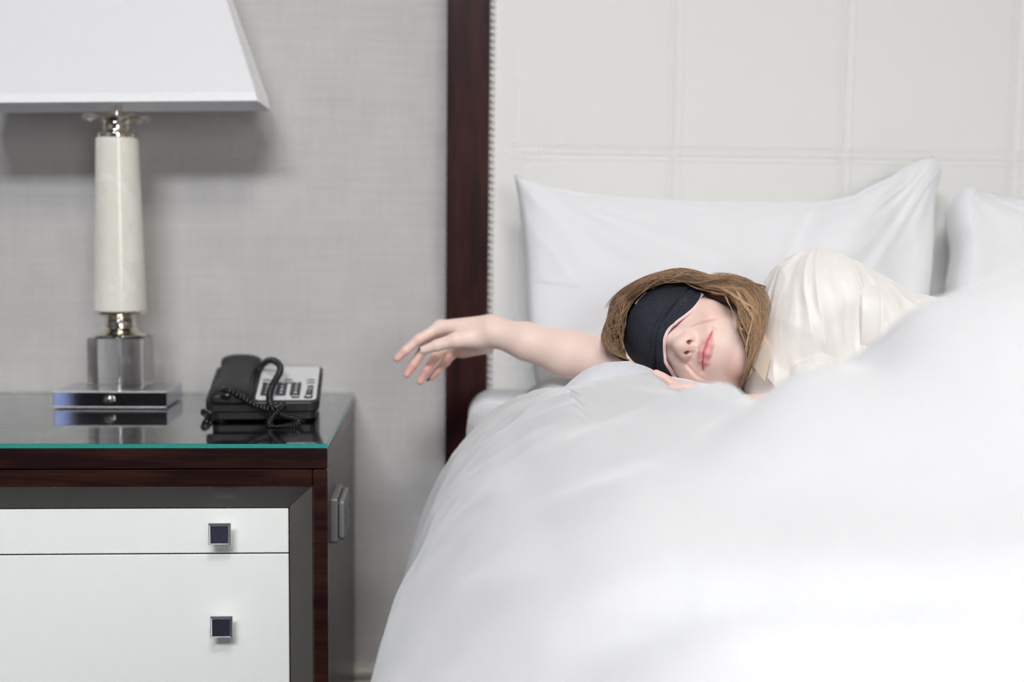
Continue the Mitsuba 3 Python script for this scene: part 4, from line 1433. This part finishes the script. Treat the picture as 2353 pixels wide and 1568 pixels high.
# pair the curves so that the cross lines stay short
wv = np.linspace(0, 1, mm)[None, :, None]
GP = A_[:, None] * (1 - wv) + B_[:, None] * wv
flat_ = GP.reshape(-1, 2)
P_ = drape(flat_, .0035, HEADP)
dep = ((P_ - EYE) @ _f).reshape(nm, mm)
sm = gaussian_filter(dep, (7, 5), mode='nearest')
dep = np.minimum(dep, sm - .0005)
dep = gaussian_filter(dep, (2.5, 2), mode='nearest')
dr_ = (_f + _r * (GP[..., :1] - 1176.5) / FPX - _u * (GP[..., 1:] - 784) / FPX)
GM = EYE + dr_ * dep[..., None]
NM = grid_normals(GM)
if NM[nm // 2, mm // 2, 1] > 0:
    NM = -NM
rim_d = np.minimum(np.minimum(np.arange(nm)[:, None], nm - 1 - np.arange(nm)[:, None]) * .5, np.minimum(np.arange(mm), mm - 1 - np.arange(mm))[None, :]) / 10.0
pad = .0025 * np.clip(rim_d, 0, 1) ** .6


def line_dist(px, poly):
    d = np.full(len(px), 1e9)
    for a, b in zip(poly[:-1], poly[1:]):
        ab = b - a
        t = np.clip(((px - a) @ ab) / (ab @ ab), 0, 1)
        d = np.minimum(d, np.linalg.norm(px - a - t[:, None] * ab, axis=1))
    return d


cr1 = line_dist(flat_, c1([(985, 380), (900, 470), (800, 590), (725, 690), (690, 770), (665, 860), (655, 980), (660, 1150)])).reshape(nm, mm)
cr2 = line_dist(flat_, c1([(900, 440), (830, 540), (755, 650), (735, 760)])).reshape(nm, mm)
pad = pad - .0036 * np.exp(-(cr1 / 2.6) ** 2) + .0020 * np.exp(-((cr1 - 6) / 4) ** 2) - .0024 * np.exp(-(cr2 / 2.2) ** 2)
tt_, ww_ = np.linspace(0, 1, nm)[:, None], np.linspace(0, 1, mm)[None, :]
lift = np.clip((ww_ - .62) / .38, 0, 1) ** 1.5 * (np.exp(-((tt_ - .42) / .12) ** 2) + np.exp(-((tt_ - .76) / .11) ** 2))
pad += .0065 * lift
pad += .0006 * (meshkit.fbm(GM * 60, 3, 2) - .5)
GM = GM + NM * pad[..., None]


def felt_col(p, n, uv):
    f = noise(p.x * 1500, p.y * 1500, p.z * 1500)
    g_ = noise(p.x * 400, p.y * 400, p.z * 400)
    sp = smoothstep(.80, .90, noise(p.x * 900 + 7, p.y * 900, p.z * 900)) * smoothstep(.45, .7, noise(p.x * 60, p.y * 60, p.z * 60))
    return mix((.016, .019, .026), (.040, .044, .056), f * .6 + g_ * .4) + .09 * sp


mat('m_felt', proc(felt_col), rough=.9, spec=.15, sheen=.6)
mat('m_pink', (.86, .60, .60), rough=.7, spec=.2)
mat('m_thread', (.85, .84, .82), rough=.7, spec=.2)
MK = obj('eye_mask', closed_sheet(GM, NM, np.full((nm, mm), .0030)), 'm_felt', PE, smooth=50, label='dark navy felt eye mask over her eyes')
# pink binding along the lower edge
e0 = GM[:, -1]
fw = (GM[:, -1] - GM[:, -4])
fw /= np.linalg.norm(fw, axis=1, keepdims=True) + 1e-9
Nn = NM[:, -3]
ring_ = []
for i in range(2, nm - 1):
    c_ = e0[i] + fw[i] * .0008 - Nn[i] * .0014
    ring_.append([c_ + fw[i] * x + Nn[i] * y for x, y in ((-.0012, .0024), (.0008, .0022), (.0017, .0008), (.0017, -.0012), (.0006, -.0024), (-.0012, -.0022))])
obj('binding', loft(ring_), 'm_pink', MK, smooth=50, label='pale pink binding along the lower edge')
# strap leaving the upper end
sp_ = drape(np.array([(1596, 659), (1604, 652), (1612, 645), (1622, 640), (1634, 636)]), np.array([.004, .004, .0045, .005, .005]), HEADP)
sp_ = spline(sp_, 16)
ring_ = []
for i, p in enumerate(sp_):
    tdir = sp_[min(i + 1, 15)] - sp_[max(i - 1, 0)]
    tdir /= np.linalg.norm(tdir)
    g_ = p - HC
    g_ -= tdir * (g_ @ tdir)
    g_ /= np.linalg.norm(g_)
    s_ = np.cross(tdir, g_)
    ring_.append([p + s_ * a + g_ * b for a, b in ((-.007, .0008), (.007, .0008), (.007, -.0008), (-.007, -.0008))])
obj('strap', loft(ring_), 'm_felt', MK, smooth=30)
for seg in ([(622, 414), (640, 404)], [(470, 545), (490, 515), (512, 492)], [(515, 490), (535, 470)], [(535, 468), (560, 450), (570, 438)], [(548, 450), (560, 462)], [(388, 985), (396, 1000)]):
    pp = resample(c1(seg), 6)
    nr = [np.argmin(((GP - q_) ** 2).sum(-1)) for q_ in pp]
    i_ = np.array([at(*q_, (GM.reshape(-1, 3)[n_] + NM.reshape(-1, 3)[n_] * .0008)[1]) for q_, n_ in zip(pp, nr)])
    obj('thread', tube(i_, .0006, 5), 'm_thread', MK, smooth=True)

# hair ----------------------------------------------------------------
rng = np.random.default_rng(12)
famA = [c1(g_) for g_ in (
    [(440, 545), (382, 640), (345, 740), (322, 850), (338, 950), (375, 1030), (425, 1055)],
    [(460, 495), (372, 590), (310, 720), (275, 850), (298, 950), (350, 1018), (420, 1050)],
    [(470, 450), (340, 560), (262, 720), (225, 850), (262, 955), (320, 1010), (410, 1050)],
    [(430, 420), (290, 550), (240, 690), (192, 850), (225, 950), (290, 1000), (390, 1045)])]
famB = [c1(g_) for g_ in (
    [(405, 600), (478, 490), (602, 392), (755, 335), (905, 335), (1015, 365), (1090, 395), (1200, 440), (1300, 480)],
    [(400, 600), (460, 480), (590, 375), (750, 315), (920, 318), (1040, 345), (1150, 350), (1290, 370), (1400, 430)],
    [(330, 600), (410, 455), (550, 350), (730, 290), (920, 288), (1060, 312), (1180, 322), (1330, 330), (1470, 390)],
    [(252, 600), (345, 460), (490, 352), (690, 275), (900, 252), (1060, 282), (1180, 308), (1330, 305), (1520, 372)])]
_ci = np.array([(1064, 400), (1180, 424), (1315, 473), (1382, 529), (1419, 620), (1450, 706), (1487, 841), (1499, 988), (1474, 1123), (1425, 1240), (1392, 1350)], float)
_co = np.array([(1082, 314), (1180, 297), (1327, 312), (1474, 372), (1580, 461), (1628, 545), (1612, 690), (1604, 820), (1572, 935), (1511, 1090), (1450, 1230), (1404, 1350)], float)
_ci, _co = resample(_ci, 24), resample(_co, 24)
famC = [c1(_ci * (1 - k) + _co * k + np.c_[np.zeros(24), -14 * np.sin(np.linspace(0, np.pi, 24)) * 4 * k * (1 - k)]) for k in (0, .33, .66, 1)]
CAPP = NECKP


def fam_points(fam, a, n):
    """Interpolated guide at parameter a (0..1 across the family), resampled to n points."""
    g_ = np.stack([resample(x, n) for x in fam])
    k = np.clip(a * (len(fam) - 1), 0, len(fam) - 1 - 1e-6)
    i = int(k)
    t_ = k - i
    return g_[i] * (1 - t_) + g_[i + 1] * t_


hv, hf, hc = [], [], []
nvt = 0


def add_mesh(v, f, c):
    global nvt
    hv.append(v)
    hf.append(f + nvt)
    hc.append(c)
    nvt += len(v)


# solid locks under the strands
for fam, off in ((famA, .007), (famB, .007), (famC, .008)):
    na, nb = 40, 60
    GPx = np.stack([fam_points(fam, a, nb) for a in np.linspace(0, 1, na)])
    P_ = drape(GPx.reshape(-1, 2), np.repeat(np.linspace(.0012, off, na), nb), CAPP).reshape(na, nb, 3)
    Nh = grid_normals(P_)
    if (Nh[..., 1].mean()) > 0:
        Nh = -Nh
    P_ = P_ + Nh * (.0022 * (ridged(np.stack([np.linspace(0, 9, na)[:, None] + 0 * P_[..., 0], np.linspace(0, 1.2, nb)[None, :] + 0 * P_[..., 0], 0 * P_[..., 0]], -1), 3, 2) - .5))[..., None]
    M = closed_sheet(P_, Nh, np.full((na, nb), .004))
    add_mesh(np.array(M.vertices), np.array(M.faces), np.tile([.085, .046, .028], (len(M.vertices), 1)))
# scalp cover for the rest of the head
L = to_local(np.array(body.vertices))
fm = body.faces
sc_ = ((L[:, 2] < .055 - .5 * np.clip(.03 - L[:, 1], 0, 1)) & (L[:, 1] > -.075) & (np.linalg.norm(L, axis=1) < .14) & (L[:, 2] < .075)) & ((L[:, 1] > .06) | (L[:, 2] < -.045))
keep = sc_[fm].all(1)
scm = trimesh.Trimesh(np.array(body.vertices) + body.vertex_normals * .005, fm[keep], process=False)
scm.remove_unreferenced_vertices()
add_mesh(np.array(scm.vertices), np.array(scm.faces), np.tile([.085, .046, .028], (len(scm.vertices), 1)))


def fam_ext(fam, a, n):
    """fam_points with straight extrapolation beyond the outer guides."""
    c = np.clip(a, 0, 1)
    p = fam_points(fam, c, n)
    if a != c:
        q = fam_points(fam, .85 if a > 1 else .15, n)
        p = p + (p - q) * (abs(a - c) / .15)
    return p


FGRID = {}


def fam_grid(fam):
    """The family draped on the head at two heights: (a, t) -> point."""
    if id(fam) not in FGRID:
        aa, n = np.linspace(-.35, 1.35, 35), 44
        px = np.stack([fam_ext(fam, a, n) for a in aa])
        lay = [drape(px.reshape(-1, 2), o, CAPP).reshape(len(aa), n, 3) for o in (.006, .030)]
        lay = [gaussian_filter(l_, (.8, 1.0, 0), mode='nearest') for l_ in lay]
        wid = np.linalg.norm(fam_points(fam, 1, n) - fam_points(fam, 0, n), axis=1)
        FGRID[id(fam)] = (lay, wid)
    return FGRID[id(fam)]


from scipy.ndimage import map_coordinates


def strands(fam, count, npt, r, wave, offs, trim=(0, .12), cshift=0.0, spread=(0, 1), clump=0):
    lay, wid = fam_grid(fam)
    n = len(wid)
    A, Tt, O, U = [], [], [], []
    cl = rng.random(max(clump, 1))
    clw = rng.normal(0, 1, (max(clump, 1), 5))
    for k in range(count):
        if clump:
            j = rng.integers(clump)
            a = np.clip(spread[0] + (spread[1] - spread[0]) * cl[j] + rng.normal(0, .035), -.05, 1.05)
            w4 = clw[j]
            o = offs[0] + (offs[1] - offs[0]) * np.clip(.5 + .3 * w4[4] + rng.normal(0, .15), 0, 1)
        else:
            a = spread[0] + (spread[1] - spread[0]) * rng.random()
            w4 = rng.normal(0, 1, 5)
            o = offs[0] + (offs[1] - offs[0]) * rng.random()
        t_ = np.linspace(rng.random() * trim[1], 1 - rng.random() * trim[1], npt)
        wv_ = wave * (w4[0] * np.sin(t_ * 7 + w4[1] * 3) + .6 * w4[2] * np.sin(t_ * 14 + w4[3] * 3)) * np.clip(t_ * 3, .2, 1) + rng.normal(0, .8)
        A.append(a + wv_ / np.maximum(np.interp(t_, np.linspace(0, 1, n), wid), 14))
        Tt.append(t_)
        O.append(o * np.clip(.55 + 2.2 * t_, 0, 1) * np.clip(.5 + 2.5 * (1 - t_), 0, 1))
        U.append(np.clip(.06 + .45 * rng.random() + .22 * w4[0] + .22 + cshift, 0, 1))
    A, Tt, O = np.array(A), np.array(Tt), np.array(O)
    co = np.stack([(np.clip(A, -.35, 1.35) + .35) / 1.7 * 34, Tt * (n - 1)])
    lo_p, hi_p = (np.stack([map_coordinates(l_[..., q], co, order=1, mode='nearest') for q in range(3)], -1) for l_ in lay)
    w = ((O - .006) / .024)[..., None]
    P = lo_p * (1 - w) + hi_p * w
    rr = r * np.r_[np.linspace(.7, 1, npt // 2), np.linspace(1, .35, npt - npt // 2)]
    for k in range(count):
        m_ = tube(P[k], rr, 3, cap=False)
        c = np.array([.115, .062, .036]) * (1 - U[k]) + np.array([.56, .36, .212]) * U[k]
        add_mesh(np.array(m_.vertices), np.array(m_.faces), np.tile(c, (len(m_.vertices), 1)))


strands(famA, 1100, 16, .00034, 8, (.007, .026), clump=100, cshift=-.14)
strands(famB, 1200, 18, .00034, 5, (.007, .020), clump=70, cshift=.0, trim=(0, .25))
strands(famC, 2100, 22, .00036, 11, (.006, .032), trim=(0, .10), clump=110, cshift=.08)
strands(famA, 90, 16, .00024, 16, (.02, .045), spread=(.9, 1.32), cshift=.1)
strands(famB, 110, 16, .00024, 14, (.02, .045), spread=(.9, 1.32), cshift=.1)
strands(famC, 80, 18, .00024, 16, (.02, .042), spread=(.9, 1.32), cshift=.1)
wisp = [c1(g_) for g_ in ([(1360, 320), (1450, 345), (1560, 375), (1655, 405)], [(1380, 312), (1470, 330), (1570, 358), (1660, 385)], [(1440, 360), (1500, 400), (1580, 415), (1650, 412)])]
strands(wisp, 60, 12, .00035, 2.5, (.012, .018), trim=(0, .1), cshift=-.1)
hairm = trimesh.Trimesh(np.vstack(hv), np.vstack(hf), process=False)
mat('m_hair', {'type': 'mesh_attribute', 'name': 'vertex_color'}, rough=.42, spec=.4)
HK = obj('hair', hairm, 'm_hair', PE, smooth=True, color=np.vstack(hc))
labels[HK] = {'label': 'loose light brown hair', 'kind': 'stuff'}

# blouse --------------------------------------------------------------
BODYP = PRIMS
PRIMS = []
ell(at(1885, 712, 1.80), (.088, .095, .082), .02)
cone(at(1890, 692, 1.79), at(1985, 708, 1.78), .066, .057, .03)
cone(at(1995, 708, 1.835), at(2045, 722, 1.835), .055, .034, .02)
cone(at(2020, 760, 1.79), LEL, .050, .055, .012)
cone(LSH, (.70, 1.84, .845), .074, .090, .02)
cone(LSH, LEL, .061, .054, .02)
cone(at(1845, 835, 1.765), at(2000, 850, 1.755), .062, .075, .05)
cone(at(1800, 872, 1.752), at(1850, 800, 1.765), .040, .062, .03)
cone(at(1765, 905, 1.765), at(1850, 900, 1.735), .026, .045, .02)
cone(at(1772, 745, 1.80), at(1766, 850, 1.775), .026, .029, .02)
ell((.80, 1.86, .818), (.22, .125, .112), .04)
cone((.90, 1.86, .825), (1.25, 1.83, .822), .103, .098, .05)
for a_, b_ in (((1818, 908, 1.706), (1846, 858, 1.699)), ((1846, 858, 1.699), (1884, 842, 1.699)), ((1884, 842, 1.699), (1925, 856, 1.701))):
    cone(at(*a_), at(*b_), .0125, .0125, .009)
for a_, b_ in (((1838, 940, 1.70), (1862, 893, 1.695)), ((1862, 893, 1.695), (1905, 880, 1.695))):
    cone(at(*a_), at(*b_), .0125, .0125, .009)
BP = PRIMS
PRIMS = BODYP
D2, ax2 = sdf_grid(np.array([.42, 1.58, .72]), np.array([1.36, 2.02, 1.02]), .0045, BP)
blo = surface_nets(D2, ax2)
blo = max(blo.split(only_watertight=False), key=lambda m_: len(m_.faces))
v = np.array(blo.vertices)
near_ = (blo.triangles_center[:, 0] < .80) & (blo.triangles_center[:, 1] < 1.85)
v_, f_ = trimesh.remesh.subdivide(blo.vertices, blo.faces, face_index=np.where(near_)[0])
blo = trimesh.Trimesh(v_, f_, process=True)
v = project(np.array(blo.vertices), BP, 3)
blo.vertices = v
nn = blo.vertex_normals
q = v - np.array([.60, 1.80, .90])
az = np.arctan2(q[:, 0], -q[:, 1] + .03)
Pf = np.stack([az * 3.2 + q[:, 2] * 5, q[:, 2] * 5.5 - az * .8, q[:, 1] * 2], -1)
f1 = (ridged(Pf, 31, 3) - .62) * .012
Pg = np.stack([v[:, 0] * 26 + v[:, 2] * 9, v[:, 1] * 18, v[:, 2] * 8], -1)
f2 = (ridged(Pg, 8, 2) - .6) * .0045
Ph = np.stack([v[:, 0] * 10 - v[:, 2] * 16, v[:, 1] * 10, v[:, 2] * 6], -1)
f3 = (meshkit.fbm(Ph, 2, 17) - .5) * .010
blo.vertices = v + nn * (f1 + f2 + f3)[:, None]


def silk_col(p, n, uv):
    t_ = fbm(p.x * 12, p.y * 12, p.z * 12, 2)
    return mix((.735, .705, .67), (.785, .76, .725), t_)


mat('m_silk', proc(silk_col), rough=.44, spec=.35, sheen=.5)
mat('m_silk_collar', (.76, .665, .545), rough=.34, spec=.35, sheen=.4)
BL = obj('blouse', blo, 'm_silk', PE, smooth=True, label='cream silk blouse with a stitched sleeve hem')
# cuff of the sleeve: an open band round the upper arm
axd = at(2040, 730, 1.77) - at(1900, 690, 1.79)
axd /= np.linalg.norm(axd)
cc = at(1966, 735, 1.750)
e1 = np.cross(axd, [0, 1.0, 0])
e1 /= np.linalg.norm(e1)
if e1[2] < 0:
    e1 = -e1
e2 = np.cross(axd, e1)


def band(ts, rs, n=72, th=.0022, wob=.004):
    a = np.arange(n) * 2 * np.pi / n
    out = []
    prof = [(t_, r_) for t_, r_ in zip(ts, rs)] + [(t_, r_ - th) for t_, r_ in zip(ts[::-1], rs[::-1])]
    for t_, r_ in prof:
        k = 1 + wob / .06 * (np.sin(3 * a + 1) + .6 * np.sin(5 * a + 2.2 + t_ * 20))
        out.append(cc + axd * t_ + (np.cos(a) * k * r_ * .90)[:, None] * e1 + (np.sin(a) * k * r_ * .93)[:, None] * e2 + axd * (.016 * np.cos(a))[:, None] * -1)
    s_ = np.array(out)
    k, n_ = s_.shape[:2]
    i, j = np.meshgrid(np.arange(k), np.arange(n_), indexing='ij')
    q = np.stack([i * n_ + j, i * n_ + (j + 1) % n_, ((i + 1) % k) * n_ + (j + 1) % n_, ((i + 1) % k) * n_ + j], -1).reshape(-1, 4)
    M = trimesh.Trimesh(s_.reshape(-1, 3), np.vstack([q[:, [0, 1, 2]], q[:, [0, 2, 3]]]), process=False)
    if M.volume < 0:
        M.invert()
    return M


obj('sleeve_end', band(np.array([-.001, .006, .014, .024, .034]), np.array([.0620, .0645, .0655, .0655, .0650]), wob=.0035), 'm_silk', BL, smooth=50)
obj('cuff', band(np.array([.000, .002, .014, .026, .029]), np.array([.0655, .0678, .0688, .0678, .0655]), th=.0012, wob=.0035), 'm_silk', BL, smooth=50, label='stitched hem band of the sleeve')


# collar points
def flap_mesh(px, depth, bend, th=.0016):
    from shapely.geometry import Point
    poly = Polygon(px).buffer(0)
    c_ = np.array(poly.exterior.coords)[:-1]
    tv, tf = trimesh.creation.triangulate_polygon(Polygon(c_), engine='earcut')
    m_ = trimesh.Trimesh(np.c_[tv, np.zeros(len(tv))], tf, process=False)
    for _ in range(4):
        m_ = m_.subdivide()
    p2 = m_.vertices[:, :2]
    y0 = drape(p2, .003, BP + NECKP)[:, 1]
    z2 = (p2 - p2.mean(0)) / 30.0
    A2 = np.c_[np.ones(len(p2)), z2]
    fit_ = A2 @ np.linalg.lstsq(A2, y0, rcond=None)[0]
    y_ = fit_ - .75 * max(0.0, (fit_ - y0).max()) + depth + bend(p2)
    P = np.array([at(a, b, d) for (a, b), d in zip(p2, y_)])
    m_.vertices = P
    ext = trimesh.Trimesh(np.vstack([P, P + [0, th, 0]]), np.vstack([m_.faces, m_.faces[:, ::-1] + len(P)]), process=False)
    ed = m_.edges_sorted
    u_, cnt = np.unique(ed, axis=0, return_counts=True)
    be = set(map(tuple, u_[cnt == 1]))
    side = []
    for a, b in m_.edges:
        if tuple(sorted((a, b))) in be:
            side += [[b, a, a + len(P)], [b, a + len(P), b + len(P)]]
    M = trimesh.Trimesh(np.vstack([P, P + [0, th, 0]]), np.vstack([ext.faces, side]), process=False)
    M.merge_vertices()
    if M.volume < 0:
        M.invert()
    return M


obj('collar', flap_mesh([(1760, 786), (1744, 806), (1726, 834), (1735, 848), (1748, 866), (1757, 878), (1764, 852), (1770, 826), (1768, 800)], -.006, lambda p: -.00016 * (p[:, 0] - 1745) + .00045 * np.abs(p[:, 0] - 1740 + (p[:, 1] - 830) * .3) * .6), 'm_silk_collar', BL, smooth=40, label='cream collar point folded forward')
obj('collar', flap_mesh([(1727, 834), (1722, 852), (1722, 868), (1736, 856), (1737, 849)], -.003, lambda p: .0004 * np.abs(p[:, 0] - 1724)), 'm_silk_collar', BL, smooth=40)
obj('lapel', flap_mesh([(1738, 852), (1722, 866), (1708, 884), (1703, 900), (1716, 905), (1738, 914), (1760, 925), (1786, 930), (1782, 890), (1764, 868), (1757, 880)], -.002, lambda p: .00018 * (p[:, 1] - 850) * -.35 + .004 * np.sin(p[:, 0] * .09)), 'm_silk', BL, smooth=40, label='open blouse front below the collar')
